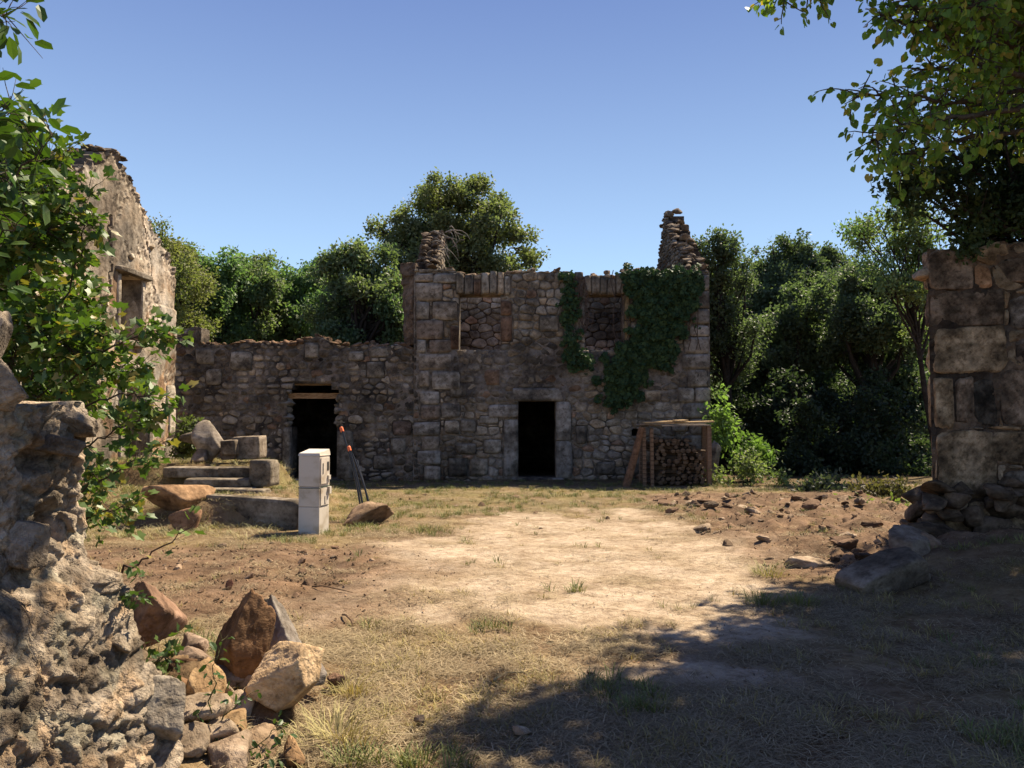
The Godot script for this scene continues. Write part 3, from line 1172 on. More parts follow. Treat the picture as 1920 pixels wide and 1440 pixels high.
	for k in 18:
		var p := Vector3(rv.randf_range(-0.25, 0.5), rv.randf_range(-0.1, 0.5), rv.randf_range(-0.9, 0.2))
		var pts := PackedVector3Array()
		var rad := PackedFloat32Array()
		var dir := Vector3(rv.randf_range(0.3, 1.0), rv.randf_range(-0.1, 0.5), rv.randf_range(0.0, 0.4))
		for s in 6:
			pts.push_back(p)
			rad.push_back(lerpf(0.02, 0.005, s / 5.0))
			p += dir * 0.12
			dir += Vector3(0.02, -0.3, 0.0) + unit(rv) * 0.5
		vb.tube(pts, rad, 5, Color(0.3, 0.27, 0.24) * rv.randf_range(0.6, 1.2))
	put(vine, "stems", build(vb, true), M.bark).set_meta("kind", "stuff")

# ---------------------------------------------------------------- low wing with the broken doorway
func make_wing() -> void:
	var wing := thing("courtyard_wing", "low stone wing with ragged top and broken dark doorway left of the ruin", "ruin")
	var o := Vector3(-9.3, 0, -22.03)
	var top := func(u): return 3.68 + 0.09 * n2(u, 2.0, 90.0) + 0.04 * n2(u, 7.0, 350.0) + (0.42 if u < 0.92 else 0.0) + 0.12 * smoothstep(3.4, 3.7, u) * (1.0 - smoothstep(4.2, 4.7, u)) - 0.08 * smoothstep(4.6, 5.0, u)
	# u = x + 9.3
	var door := Rect2(3.38, 0.05, 1.22, 1.38)
	var upper := Rect2(3.24, 1.43, 1.4, 1.0)
	var head := Rect2(3.42, 2.43, 1.02, 0.16)
	var g := Color(0.38, 0.35, 0.3)
	var r := seeded(52)
	var blocks := [[Rect2(3.14, 0.05, 0.24, 1.36), "door_jamb", 0.06, g, 0.5], [Rect2(4.6, 0.05, 0.44, 1.28), "door_jamb", 0.06, g, 0.5], [Rect2(3.2, -0.12, 1.6, 0.16), "door_sill", 0.12, g * 0.8, 0.5],
		[Rect2(0.78, 3.1, 0.5, 0.44), "stone", 0.04, g * 1.1], [Rect2(1.7, 2.95, 0.6, 0.5), "stone", 0.04, g * 1.2], [Rect2(1.06, 2.55, 0.42, 0.44), "stone", 0.03, g], [Rect2(3.72, 3.28, 0.36, 0.42), "stone", 0.05, g * 1.2], [Rect2(5.4, 2.75, 0.46, 0.42), "stone", 0.04, g * 1.2], [Rect2(4.9, 3.2, 0.4, 0.26), "stone", 0.04, g * 1.1], [Rect2(5.5, 3.3, 0.5, 0.28), "stone", 0.04, g], [Rect2(6.1, 1.2, 0.5, 0.38), "stone", 0.03, Color(0.3, 0.23, 0.19)], [Rect2(6.05, 0.7, 0.4, 0.42), "stone", 0.03, g], [Rect2(5.6, 0.3, 0.5, 0.36), "stone", 0.03, g * 0.9]]
	masonry(wing, {
		"o": o, "U": Vector3.RIGHT, "N": Vector3.BACK, "w": 6.68, "top": top, "holes": [door, upper, head], "blocks": blocks, "sx": 0.27, "sy": 0.17, "thick": 0.6, "seed": 13, "grid": 0.07, "core": "front_wall", "proud": 0.035, "joint": 0.016,
		"free": [PackedVector2Array([Vector2(3.1, 1.4), Vector2(3.3, 1.4), Vector2(3.3, 2.4), Vector2(3.18, 2.2)])],
		"tone": func(x, y, rr): return stone_tone(rr) * rr.randf_range(0.4, 1.2),
		"mortar": func(x, y): return [0.002 + 0.034 * n2(x, y, 260.0) + 0.016 * n2(x, y, 800.0), Color(0.29, 0.25, 0.21).lerp(Color(0.155, 0.143, 0.13), clampf(0.5 + 1.3 * n2(x, y, 110.0), 0, 1))]})
	coping(wing, o, Vector3.RIGHT, Vector3.BACK, 0.9, 6.6, top, 62, 0.16, 0.6, 15, Color(0.42, 0.31, 0.22), Color(0.34, 0.22, 0.14))
	# ragged stones round the broken opening
	for k in 22:
		var left := k % 2 == 0
		var y := 1.45 + 0.95 * r.randf()
		var p := Vector3(-9.3 + (3.22 if left else 4.68) + r.randf_range(-0.07, 0.06), y, -22.1 - 0.25 * r.randf())
		put(wing, "stone", rock(700 + k, 4, Vector3(0.28, 0.15, 0.3) * r.randf_range(0.7, 1.2), 9, 0.05, g * 1.1, g * 0.6), M.stone, turn(0, r.randf(), r.randf_range(-0.3, 0.3), p))
	var b := Buf.new()
	b.box(turn(0, 0, 0, Vector3(-5.36, 2.26, -22.22)), Vector3(1.42, 0.15, 0.06), Color(0.42, 0.26, 0.13))
	put(wing, "door_plank", build(b), M.wood)
	b = Buf.new()
	b.box(turn(0, 0, 0, Vector3(-5.36, 2.57, -22.3)), Vector3(1.1, 0.05, 0.3), Color(0.3, 0.2, 0.11))
	put(wing, "door_head", build(b), M.wood)
	# room behind
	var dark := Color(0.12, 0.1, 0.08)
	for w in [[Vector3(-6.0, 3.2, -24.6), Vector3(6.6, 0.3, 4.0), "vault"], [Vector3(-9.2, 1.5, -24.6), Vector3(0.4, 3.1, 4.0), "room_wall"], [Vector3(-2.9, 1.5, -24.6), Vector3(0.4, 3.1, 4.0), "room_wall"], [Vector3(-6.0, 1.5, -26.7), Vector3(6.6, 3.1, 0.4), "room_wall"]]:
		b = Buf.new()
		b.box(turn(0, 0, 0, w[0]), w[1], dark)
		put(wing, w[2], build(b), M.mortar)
	settle(wing, Vector3(-5.8, 0, -22))

# ---------------------------------------------------------------- plastered gable on the left
func make_gable_house() -> void:
	var root := thing("gable_house", "tall sunlit gable wall of cracked peeling plaster behind the maple bush", "house")
	var d0 := 12.1
	var w := 5.9
	var o := Vector3(-7.4, 0, -d0)
	var top := func(u): return minf(6.62, 4.95 + 0.585 * minf(u, w - u) + 0.05 * n2(u, 4.0, 160.0)) + 0.05 * n2(u, 1.0, 420.0)
	var win := Rect2(3.28, 3.15, 0.88, 1.25)
	var door := Rect2(3.55, 0.45, 1.0, 2.0)
	var step := 0.05
	var xs := lines(0.0, w, step, [win, door], 0)
	var ys := lines(-0.2, 6.9, step, [win, door], 1)
	var b := Buf.new()
	var base := Color(0.62, 0.54, 0.44)
	var grey := Color(0.52, 0.48, 0.42)
	var white := Color(0.72, 0.66, 0.56)
	var orange := Color(0.52, 0.33, 0.19)
	var crack_u := func(y): return 4.05 + (6.1 - y) * 0.42 + 0.12 * n2(y, 3.0, 190.0)
	var crack_v := func(y): return 2.9 + 0.15 * n2(y, 13.0, 150.0)
	var tops := PackedFloat32Array()
	for x in xs:
		tops.push_back(top.call(x))
	for layer in 2:
		for j in ys.size():
			for i in xs.size():
				var x := xs[i]
				var y := minf(ys[j], tops[i])
				var dep := 0.0
				var c := base
				if layer == 0:
					dep = 0.02 * n2(x, y, 90.0) + 0.006 * n2(x, y, 420.0)
					var peel := n2(x + 20.0, y, 75.0) + 0.35 * n2(x, y, 330.0)
					var hole := smoothstep(0.3, 0.36, peel + 0.3 * smoothstep(5.6, 6.5, y))
					dep -= 0.02 * hole - 0.025 * hole * maxf(0.0, n2(x, y, 900.0))
					c = base.lerp(grey, smoothstep(-0.1, 0.35, n2(x, y + 30.0, 60.0) + 0.3 * smoothstep(4.2, 5.2, x)))
					c = c.lerp(orange, smoothstep(0.12, 0.4, n2(x + 50.0, y, 80.0)) * (1.0 - smoothstep(4.0, 5.0, y)) * 0.8)
					c = c.lerp(white, hole * clampf(0.3 + 1.6 * n2(x, y, 700.0), 0.0, 1.0))
					c = c.lerp(Color(0.17, 0.13, 0.1), hole * clampf(-1.8 * n2(x, y, 700.0), 0.0, 1.0))
					c = c * (1.0 - 0.3 * smoothstep(0.05, 0.4, n2(x * 3.0, y * 0.5, 120.0)))
					if y > 4.0 and y < 6.2:
						var e := absf(x - crack_u.call(y))
						dep -= 0.12 * (1.0 - smoothstep(0.012, 0.05, e))
						dep -= 0.05 * smoothstep(0.0, 0.02, x - crack_u.call(y))
					if y > 3.9 and y < 5.4:
						dep -= 0.09 * (1.0 - smoothstep(0.008, 0.04, absf(x - crack_v.call(y))))
					var rag := smoothstep(0.35, 0.0, tops[i] - y)
					dep += rag * 0.1 * n2(x, y, 500.0)
					c = c.lerp(Color(0.15, 0.12, 0.09), rag * 0.7 * smoothstep(6.0, 6.3, tops[i]))
				else:
					dep = -0.6
					c = grey
				b.vert(o + Vector3(dep, y, -x), c)
	var n := xs.size()
	var off := n * ys.size()
	var keep := PackedByteArray()
	keep.resize(off)
	for j in ys.size() - 1:
		for i in n - 1:
			var m := Vector2((xs[i] + xs[i + 1]) * 0.5, (ys[j] + ys[j + 1]) * 0.5)
			keep[j * n + i] = 1 if ys[j] < minf(tops[i], tops[i + 1]) - 0.01 and not win.has_point(m) and not door.has_point(m) else 0
	for j in ys.size() - 1:
		for i in n - 1:
			var k := j * n + i
			if not keep[k]:
				continue
			b.quad(k, k + n, k + n + 1, k + 1)
			b.quad(off + k, off + k + 1, off + k + n + 1, off + k + n)
			if i == 0 or not keep[k - 1]:
				b.quad(k, off + k, off + k + n, k + n)
			if i == n - 2 or not keep[k + 1]:
				b.quad(k + 1, k + n + 1, off + k + n + 1, off + k + 1)
			if j == ys.size() - 2 or not keep[k + n]:
				b.quad(k + n, off + k + n, off + k + n + 1, k + n + 1)
			if j > 0 and not keep[k - n]:
				b.quad(k, k + 1, off + k + 1, off + k)
	put(root, "gable_wall", build(b), M.plaster)
	# dressed surrounds
	var basis := Basis(Vector3.FORWARD, Vector3.UP, Vector3.RIGHT)
	var n2_ := 0
	for q in [[Rect2(3.08, 4.4, 1.36, 0.12), "window_lintel", 0.11, Color(0.3, 0.27, 0.23), 0.5], [Rect2(3.17, 3.15, 0.11, 1.23), "window_jamb", 0.03, white, 0.4], [Rect2(4.16, 3.15, 0.11, 1.23), "window_jamb", 0.03, white * 0.8, 0.4], [Rect2(3.17, 3.04, 1.1, 0.11), "window_sill", 0.07, white * 0.7, 0.4],
		[Rect2(3.33, 0.4, 0.22, 2.05), "door_jamb", 0.04, grey, 0.4], [Rect2(4.55, 0.4, 0.22, 2.05), "door_jamb", 0.04, white * 0.75, 0.4], [Rect2(3.3, 2.45, 1.5, 0.24), "door_lintel", 0.05, grey, 0.4], [Rect2(5.52, 0.1, 0.37, 0.6), "quoin", 0.03, white * 0.8, 0.37], [Rect2(5.4, 0.72, 0.49, 0.5), "quoin", 0.03, white * 0.75, 0.37], [Rect2(5.55, 1.24, 0.34, 0.6), "quoin", 0.03, white * 0.85, 0.37], [Rect2(5.42, 1.86, 0.47, 0.5), "quoin", 0.03, white * 0.75, 0.37]]:
		var rc: Rect2 = q[0]
		put(root, q[1], rock(900 + n2_, 6, Vector3(rc.size.x, rc.size.y, q[4]), 4, 0.012, q[3], q[3] * 0.75, 0.97, 26.0), M.block, Transform3D(basis, o + Vector3(q[2] - q[4] * 0.5, rc.get_center().y, -rc.get_center().x)))
		n2_ += 1
	b = Buf.new()
	b.box(turn(0, 0, 0, o + Vector3(-0.4, 3.77, -3.72)), Vector3(0.05, 1.24, 0.87), Color(0.3, 0.24, 0.18))
	put(root, "window_board", build(b), M.wood)
	for k in 13:
		var r := seeded(930 + k)
		var u := lerpf(2.2, 3.3, r.randf())
		var d := Vector3(0.26, 0.12, 0.22) * r.randf_range(0.5, 1.1)
		put(root, "coping_stone", rock(940 + k, 4, d, 9, 0.05, Color(0.3, 0.25, 0.19), Color(0.14, 0.11, 0.085)), M.stone, turn(r.randf() * 0.3, r.randf() * 3.0, r.randf() * 0.3, o + Vector3(-0.3 + r.randf_range(-0.25, 0.3), top.call(u) + 0.03, -u)))
	# exposed stones where plaster fell away
	for k in 60:
		var r := seeded(990 + k)
		var u := r.randf_range(0.3, 5.6)
		var y := r.randf_range(0.6, 6.3)
		if y > top.call(u) - 0.15 or n2(u + 20.0, y, 75.0) < 0.27 or win.grow(0.1).has_point(Vector2(u, y)) or door.grow(0.1).has_point(Vector2(u, y)):
			continue
		put(root, "stone", rock(1200 + k, 4, Vector3(0.12, 0.13, 0.2) * r.randf_range(0.6, 1.3), 9, 0.04, white, base), M.stone, turn(0, r.randf(), 0, o + Vector3(-0.02, y, -u)))
	# rest of the house, running away to the left
	b = Buf.new()
	b.box(turn(0, 0, 0, Vector3(-10.2, 2.3, -17.7)), Vector3(4.4, 5.1, 0.6), grey)
	b.box(turn(0, 0, 0, Vector3(-10.2, 2.3, -12.4)), Vector3(4.4, 5.1, 0.6), grey)
	b.box(turn(0, 0, 0, Vector3(-12.6, 2.3, -15.05)), Vector3(0.6, 5.1, 5.9), grey)
	put(root, "house_walls", build(b), M.plaster)
	settle(root, Vector3(-7.4, 0, -15.05))

# ---------------------------------------------------------------- wall end on the right
func make_right_wall() -> void:
	var root := thing("right_wall", "shaded end of a rough stone wall with big corner blocks at the right", "wall")
	var o := Vector3(4.87, 0, -9.5)
	var top := func(u): return 3.58 + 0.1 * smoothstep(0.5, 0.8, u) + 0.05 * n2(u, 2.0, 300.0)
	var tan_ := Color(0.58, 0.43, 0.28)
	var brown := Color(0.42, 0.31, 0.23)
	var dk := Color(0.14, 0.12, 0.1)
	var blocks := [[Rect2(0.0, 3.13, 0.52, 0.46), "quoin", 0.02, brown, 0.2], [Rect2(0.01, 2.7, 0.84, 0.42), "quoin", 0.012, brown * 0.85, 0.2], [Rect2(0.03, 2.13, 0.86, 0.56), "quoin", 0.02, tan_, 0.2], [Rect2(0.03, 1.5, 0.22, 0.6), "quoin", 0.028, tan_ * 1.05, 0.2], [Rect2(0.27, 1.52, 0.24, 0.58), "quoin", 0.012, brown, 0.5], [Rect2(0.48, 1.54, 0.28, 0.55), "stone", 0.015, dk, 0.5], [Rect2(0.06, 0.68, 0.66, 0.8), "quoin", 0.02, tan_ * 0.95, 0.2],
		[Rect2(0.8, 1.54, 0.5, 0.66), "stone", 0.02, brown, 0.4], [Rect2(0.66, 1.1, 0.62, 0.36), "stone", 0.02, tan_ * 0.9, 0.4], [Rect2(0.8, 0.72, 0.48, 0.3), "stone", 0.02, Color(0.36, 0.3, 0.25), 0.4], [Rect2(0.82, 3.2, 0.36, 0.3), "stone", 0.02, brown, 0.4], [Rect2(0.92, 2.66, 0.4, 0.4), "stone", 0.012, Color(0.33, 0.28, 0.24), 0.4], [Rect2(1.0, 2.26, 0.36, 0.32), "stone", 0.012, Color(0.33, 0.25, 0.2), 0.4]]
	masonry(root, {
		"o": o, "U": Vector3.RIGHT, "N": Vector3.BACK, "w": 4.2, "top": top, "holes": [], "blocks": blocks, "sx": 0.32, "sy": 0.22, "thick": 0.75, "seed": 23, "grid": 0.05, "core": "wall_core", "proud": 0.045, "flat": 0.0, "joint": 0.012, "block_n": 24, "alt": 0.36, "bump": 0.045, "chips": 16, "boxy": 0.86, "near": true, "skew": 0.42,
		"tone": func(x, y, rr): return stone_tone(rr) * Color(1.15, 0.98, 0.82),
		"mortar": func(x, y): return [-0.012 + 0.03 * n2(x, y, 260.0) + 0.018 * n2(x, y, 900.0), Color(0.24, 0.17, 0.12).lerp(Color(0.15, 0.12, 0.1), clampf(0.5 + 1.2 * n2(x, y, 150.0), 0, 1))]})
	# the return of the corner
	var r := seeded(61)
	var y := 0.6
	while y < 3.5:
		var h := r.randf_range(0.3, 0.5)
		put(root, "quoin", rock(1500 + int(y * 40), 8, Vector3(0.3, h, 0.72), 5, 0.02, brown, tan_, 0.96, 24.0), M.near_stone, turn(0, -0.51, 0, Vector3(5.28 + r.randf_range(-0.015, 0.015), y + h * 0.5, -9.94)))
		y += h + 0.02
	# rough footing
	for k in 70:
		var s := Vector3(r.randf_range(0.16, 0.42), r.randf_range(0.12, 0.26), r.randf_range(0.2, 0.36))
		var p := Vector3(4.72 + pow(r.randf(), 1.3) * 2.6, 0.0, -9.45 + r.randf_range(-0.35, 0.16))
		p.y = hgt(p.x, -p.z) + r.randf_range(-0.05, 0.55)
		put(root, "footing_stone", rock(1600 + k, 9, s, 11, 0.06, Color(0.25, 0.19, 0.14), Color(0.12, 0.09, 0.065), 0.0, 26.0), M.near_stone, turn(r.randf_range(-0.3, 0.3), r.randf() * 3.0, r.randf_range(-0.3, 0.3), p))
	put(root, "jutting_stone", rock(1666, 7, Vector3(0.3, 0.1, 0.24), 10, 0.04, tan_, brown), M.near_stone, turn(0, 0.3, 0.1, Vector3(4.85, 3.3, -9.6)))
	settle(root, Vector3(6.5, 0, -9.5))
	# fallen blocks at its foot
	var a := on_ground(1640, 1105)
	var s1 := thing("fallen_block", "long grey squared stone tilted on the ground at the right wall's foot", "stone block", a)
	put(s1, "block", rock(1701, 18, Vector3(0.8, 0.27, 0.4), 8, 0.04, Color(0.34, 0.29, 0.23), Color(0.22, 0.18, 0.14), 0.85, 26.0), M.near_stone, turn(0.1, 0.35, 0.3, Vector3(0.1, 0.12, -0.05)))
	var a2 := at(1708, 1032, 8.7)
	var s2 := thing("rounded_block", "rounded grey stone lying behind the long tilted block by right wall", "stone block", a2)
	put(s2, "block", rock(1702, 14, Vector3(0.48, 0.34, 0.42), 10, 0.05, Color(0.3, 0.25, 0.2), Color(0.2, 0.16, 0.13), 0.0, 26.0), M.near_stone, turn(0.1, 0.6, 0.1))

# ---------------------------------------------------------------- crumbling wall close on the left
func make_near_wall() -> void:
	var root := thing("near_wall", "crumbling lichened rubble wall close to the camera at the left edge", "wall")
	# plan line of the face, from beyond the frame to the far end and round it
	var line := [Vector2(-2.3, 0.6), Vector2(-2.08, -1.2), Vector2(-1.98, -2.5), Vector2(-1.86, -3.25), Vector2(-1.82, -3.5), Vector2(-1.95, -3.66), Vector2(-2.5, -3.75), Vector2(-3.6, -3.85)]
	var curve := Curve2D.new()
	for p in line:
		curve.add_point(p)
	var total := curve.get_baked_length()
	var nu := 330
	var nv := 230
	var b := Buf.new()
	var ca := Color(0.49, 0.425, 0.34)
	var cb := Color(0.35, 0.305, 0.25)
	var lichen := Color(0.43, 0.42, 0.34)
	var dark := Color(0.14, 0.115, 0.09)
	var tan_ := Color(0.56, 0.43, 0.3)
	for i in nu + 1:
		# finer where the face is seen
		var t := float(i) / nu
		var u := remap(t, 0.0, 0.12, 0.0, 3.0) if t < 0.12 else remap(t, 0.12, 0.85, 3.0, 4.75) if t < 0.85 else remap(t, 0.85, 1.0, 4.75, total)
		var p := curve.sample_baked(u)
		var q := curve.sample_baked(minf(u + 0.02, total)) - curve.sample_baked(maxf(u - 0.02, 0.0))
		var nor := Vector2(-q.y, q.x).normalized()
		if nor.x * 0.8 + 0.3 < 0.0:
			nor = nor
		var z := -p.y
		var htop := 1.66 + 0.42 * (1.0 - smoothstep(2.97, 3.04, z)) + 0.03 * n2(u, 3.0, 300.0)
		for j in nv + 1:
			var v := float(j) / nv
			var y := lerpf(-0.3, htop, minf(v / 0.9, 1.0))
			var inward := maxf(0.0, (v - 0.9) / 0.1)
			var batter := 0.34 * pow(clampf((1.25 - y) / 1.25, 0, 1), 1.3) + 0.1 * smoothstep(1.02, 0.9, y)
			var pos := Vector3(p.x, y, p.y) + Vector3(nor.x, 0, nor.y) * (batter - inward * 0.6)
			var n1 := n3(pos, 260.0)
			var n4 := n3(pos + Vector3(7, 0, 0), 620.0)
			var n5 := n3(pos, 1600.0)
			var warp := pos + Vector3(n3(pos, 500.0), n3(pos + Vector3(5, 0, 0), 500.0), n3(pos + Vector3(0, 5, 0), 500.0)) * 0.05
			var big := warp * Vector3(6.5, 8.5, 6.5)
			var small := warp * Vector3(17, 21, 17)
			var cell := cellnz.get_noise_3dv(big)
			var cell2 := cellnz.get_noise_3dv(small)
			var joint := 1.0 - smoothstep(-0.98, -0.72, jointnz.get_noise_3dv(big))
			var joint2 := 1.0 - smoothstep(-0.98, -0.7, jointnz.get_noise_3dv(small))
			var bare := smoothstep(-0.25, 0.15, n3(pos + Vector3(11, 0, 3), 170.0))
			var pit := smoothstep(0.12, 0.4, n4 + 0.6 * n1)
			var disp := 0.022 * n1 + 0.008 * n4 + 0.007 * n5 + bare * (0.015 * cell - 0.02 * joint) + 0.006 * cell2 - 0.007 * joint2 - 0.02 * pit + 0.007 * n3(pos, 3600.0) * (0.6 + pit)
			# a few deep cavities
			for cv in [Vector3(-1.9, 1.34, -2.85), Vector3(-1.92, 1.12, -2.6), Vector3(-1.84, 1.44, -3.2), Vector3(-1.62, 0.92, -3.2), Vector3(-1.5, 0.62, -3.3), Vector3(-1.83, 1.2, -3.3)]:
				disp -= 0.12 * (1.0 - smoothstep(0.02, 0.1, Vector3(pos.x - cv.x, (pos.y - cv.y) * 1.3, pos.z - cv.z).length() * (1.0 + 0.5 * n4)))
			pos += (Vector3(nor.x, 0.12, nor.y) * (1.0 - inward) + Vector3.UP * inward) * disp
			var c := ca.lerp(cb, clampf(0.5 + 1.3 * n3(pos, 190.0) + 0.7 * n5, 0, 1))
			c = c * (1.0 + 0.22 * cell * bare + 0.12 * cell2) * (1.0 - 0.25 * joint * bare)
			c = c.lerp(lichen, smoothstep(0.05, 0.4, n3(pos + Vector3(20, 0, 0), 330.0)) * 0.7)
			c = c.lerp(tan_, smoothstep(0.12, 0.4, n3(pos + Vector3(0, 30, 0), 420.0)) * 0.8)
			c = c.lerp(dark, smoothstep(0.2, 0.5, n3(pos + Vector3(0, 0, 40), 520.0) + 0.3 * n5) * 0.6)
			b.vert(pos, c)
	for i in nu:
		for j in nv:
			var k := i * (nv + 1) + j
			b.quad(k, k + 1, k + nv + 2, k + nv + 1)
	put(root, "wall_core", build(b, true), M.tufa)
	var bb := Buf.new()
	bb.box(turn(0, 0.02, 0, Vector3(-2.75, 0.75, -1.4)), Vector3(1.1, 1.66, 4.3), cb)
	put(root, "wall_fill", build(bb), M.tufa)
	# stones that show in the face and the stub standing on it
	for k in [[-12, 640, 3.05, 0.12, 0.22, 0.2], [-14, 730, 3.05, 0.12, 0.16, 0.2], [120, 985, 3.5, 0.16, 0.1, 0.2], [92, 835, 3.3, 0.13, 0.09, 0.2], [150, 1080, 3.5, 0.22, 0.1, 0.2], [200, 1110, 3.55, 0.13, 0.12, 0.2], [40, 1010, 3.15, 0.16, 0.2, 0.2], [215, 1200, 3.5, 0.16, 0.12, 0.22], [130, 1180, 3.4, 0.14, 0.1, 0.2], [255, 1290, 3.5, 0.15, 0.15, 0.2], [180, 1330, 3.4, 0.2, 0.18, 0.25], [90, 1350, 3.2, 0.18, 0.15, 0.2], [20, 1240, 3.1, 0.16, 0.12, 0.2], [140, 790, 3.45, 0.16, 0.07, 0.2], [300, 1420, 3.55, 0.2, 0.2, 0.2]]:
		put(root, "stone", rock(1800 + int(k[0]) + int(k[1]), 18, Vector3(k[3], k[4], k[5]), 12, 0.09, ca * 1.05, cb, 0.0, 24.0), M.tufa, turn(0.1 * sin(k[0]), k[0], 0.2 * sin(k[1]), at(k[0], k[1], k[2])))
	settle(root, Vector3(-2.2, 0, -2.8))

# ---------------------------------------------------------------- steps and landing
func slab(root: Node, kind: String, p: Vector3, s: Vector3, yaw: float, seed_: int, ca: Color, tilt := 0.0, n := 8, m: Material = null) -> void:
	put(root, kind, rock(seed_, n, s, 5, 0.014, ca, ca * 0.74, 0.97, 30.0), m if m else M.block, turn(0, yaw, tilt, p))

func make_steps() -> void:
	var c := Color(0.36, 0.32, 0.26)
	var p := at(400, 875, 14.3)
	var root := thing("stone_steps", "three worn stone steps up to the grassy landing below the gable wall", "steps", Vector3(p.x, 0.4, p.z))
	var off := root.position
	slab(root, "step", at(385, 886, 14.32) - off - Vector3(0.25, 0, 0.2), Vector3(1.0, 0.18, 0.42), 0.02, 2001, c)
	slab(root, "step", at(435, 886, 14.32) - off - Vector3(-0.08, 0, 0.2), Vector3(0.66, 0.18, 0.42), 0.02, 2002, c * 0.95)
	slab(root, "step", at(405, 906, 13.98) - off - Vector3(0, 0.0, 0.2), Vector3(1.08, 0.15, 0.5), 0.02, 2003, c)
	slab(root, "step", at(415, 922, 13.65) - off - Vector3(0, 0.02, 0.2), Vector3(0.9, 0.14, 0.5), 0.02, 2004, c * 0.95)
	slab(root, "step_slab", at(474, 921, 13.6) - off - Vector3(0, 0.03, 0.2), Vector3(0.36, 0.1, 0.4), -0.1, 2005, c * 1.05)
	slab(root, "cheek_block", at(489, 888, 14.1) - off - Vector3(0, 0, 0.22), Vector3(0.38, 0.46, 0.46), -0.06, 2006, c * 0.92)
	var kdir := (KERB_B - KERB_A).normalized()
	var km := KERB_A + kdir * 1.15
	var kerb := thing("kerb_stone", "long low stone kerb block running from behind the meter cabinet", "kerb", Vector3(km.x, 0, -km.y - 0.14))
	slab(kerb, "block", Vector3(0, 0.2, 0), Vector3(2.3, 0.5, 0.34), atan2(kdir.y, kdir.x) - PI if kdir.x < 0 else 0.0, 2010, c * 0.9, 0.0, 12, M.near_stone)
	var land := [
		["landing_boulder", "big pale rounded boulder resting on the landing above the steps", 396, 832, 15.2, Vector3(0.5, 0.54, 0.46), Color(0.47, 0.42, 0.36), 12, 0.0],
		["squared_block", "larger squared stone block with flat top on the landing", 469, 839, 15.3, Vector3(0.5, 0.42, 0.4), Color(0.36, 0.31, 0.25), 7, 0.95],
		["small_block", "smaller squared stone wedged between boulder and flat-topped block", 434, 838, 15.12, Vector3(0.28, 0.26, 0.34), Color(0.38, 0.33, 0.27), 7, 0.95],
		["flat_stone", "thin reddish stones stacked under the smaller squared block", 432, 853, 15.2, Vector3(0.3, 0.16, 0.3), Color(0.33, 0.25, 0.19), 8, 0.9],
		["dark_stone", "dark stone half under the pale boulder on the landing", 378, 855, 15.1, Vector3(0.4, 0.3, 0.4), Color(0.3, 0.25, 0.2), 9, 0.0],
		["white_stone", "small whitish stone left of the pale boulder on the landing", 362, 825, 15.8, Vector3(0.24, 0.22, 0.3), Color(0.5, 0.46, 0.4), 9, 0.0],
		["orange_boulder", "smooth orange-tan boulder lying below the foot of the steps", 338, 928, 12.6, Vector3(0.66, 0.4, 0.6), Color(0.56, 0.37, 0.22), 9, 0.0],
		["red_boulder", "reddish brown boulder in front of the orange-tan boulder", 352, 975, 11.8, Vector3(0.46, 0.42, 0.44), Color(0.36, 0.22, 0.14), 9, 0.0]]
	for k in land:
		var q := at(k[2], k[3], k[4])
		var o := thing(k[0], k[1], "boulder" if k[8] == 0.0 else "stone block", q)
		var s: Vector3 = k[5]
		put(o, "rock", rock(2050 + int(k[2]), 14, s, int(k[7]), 0.03 if k[8] == 0.0 else 0.012, k[6], k[6] * 0.75, k[8], 16.0 if k[8] == 0.0 else 28.0), M.near_stone, turn(0.05, k[2] * 0.7 if k[8] == 0.0 else -0.08, 0.04))

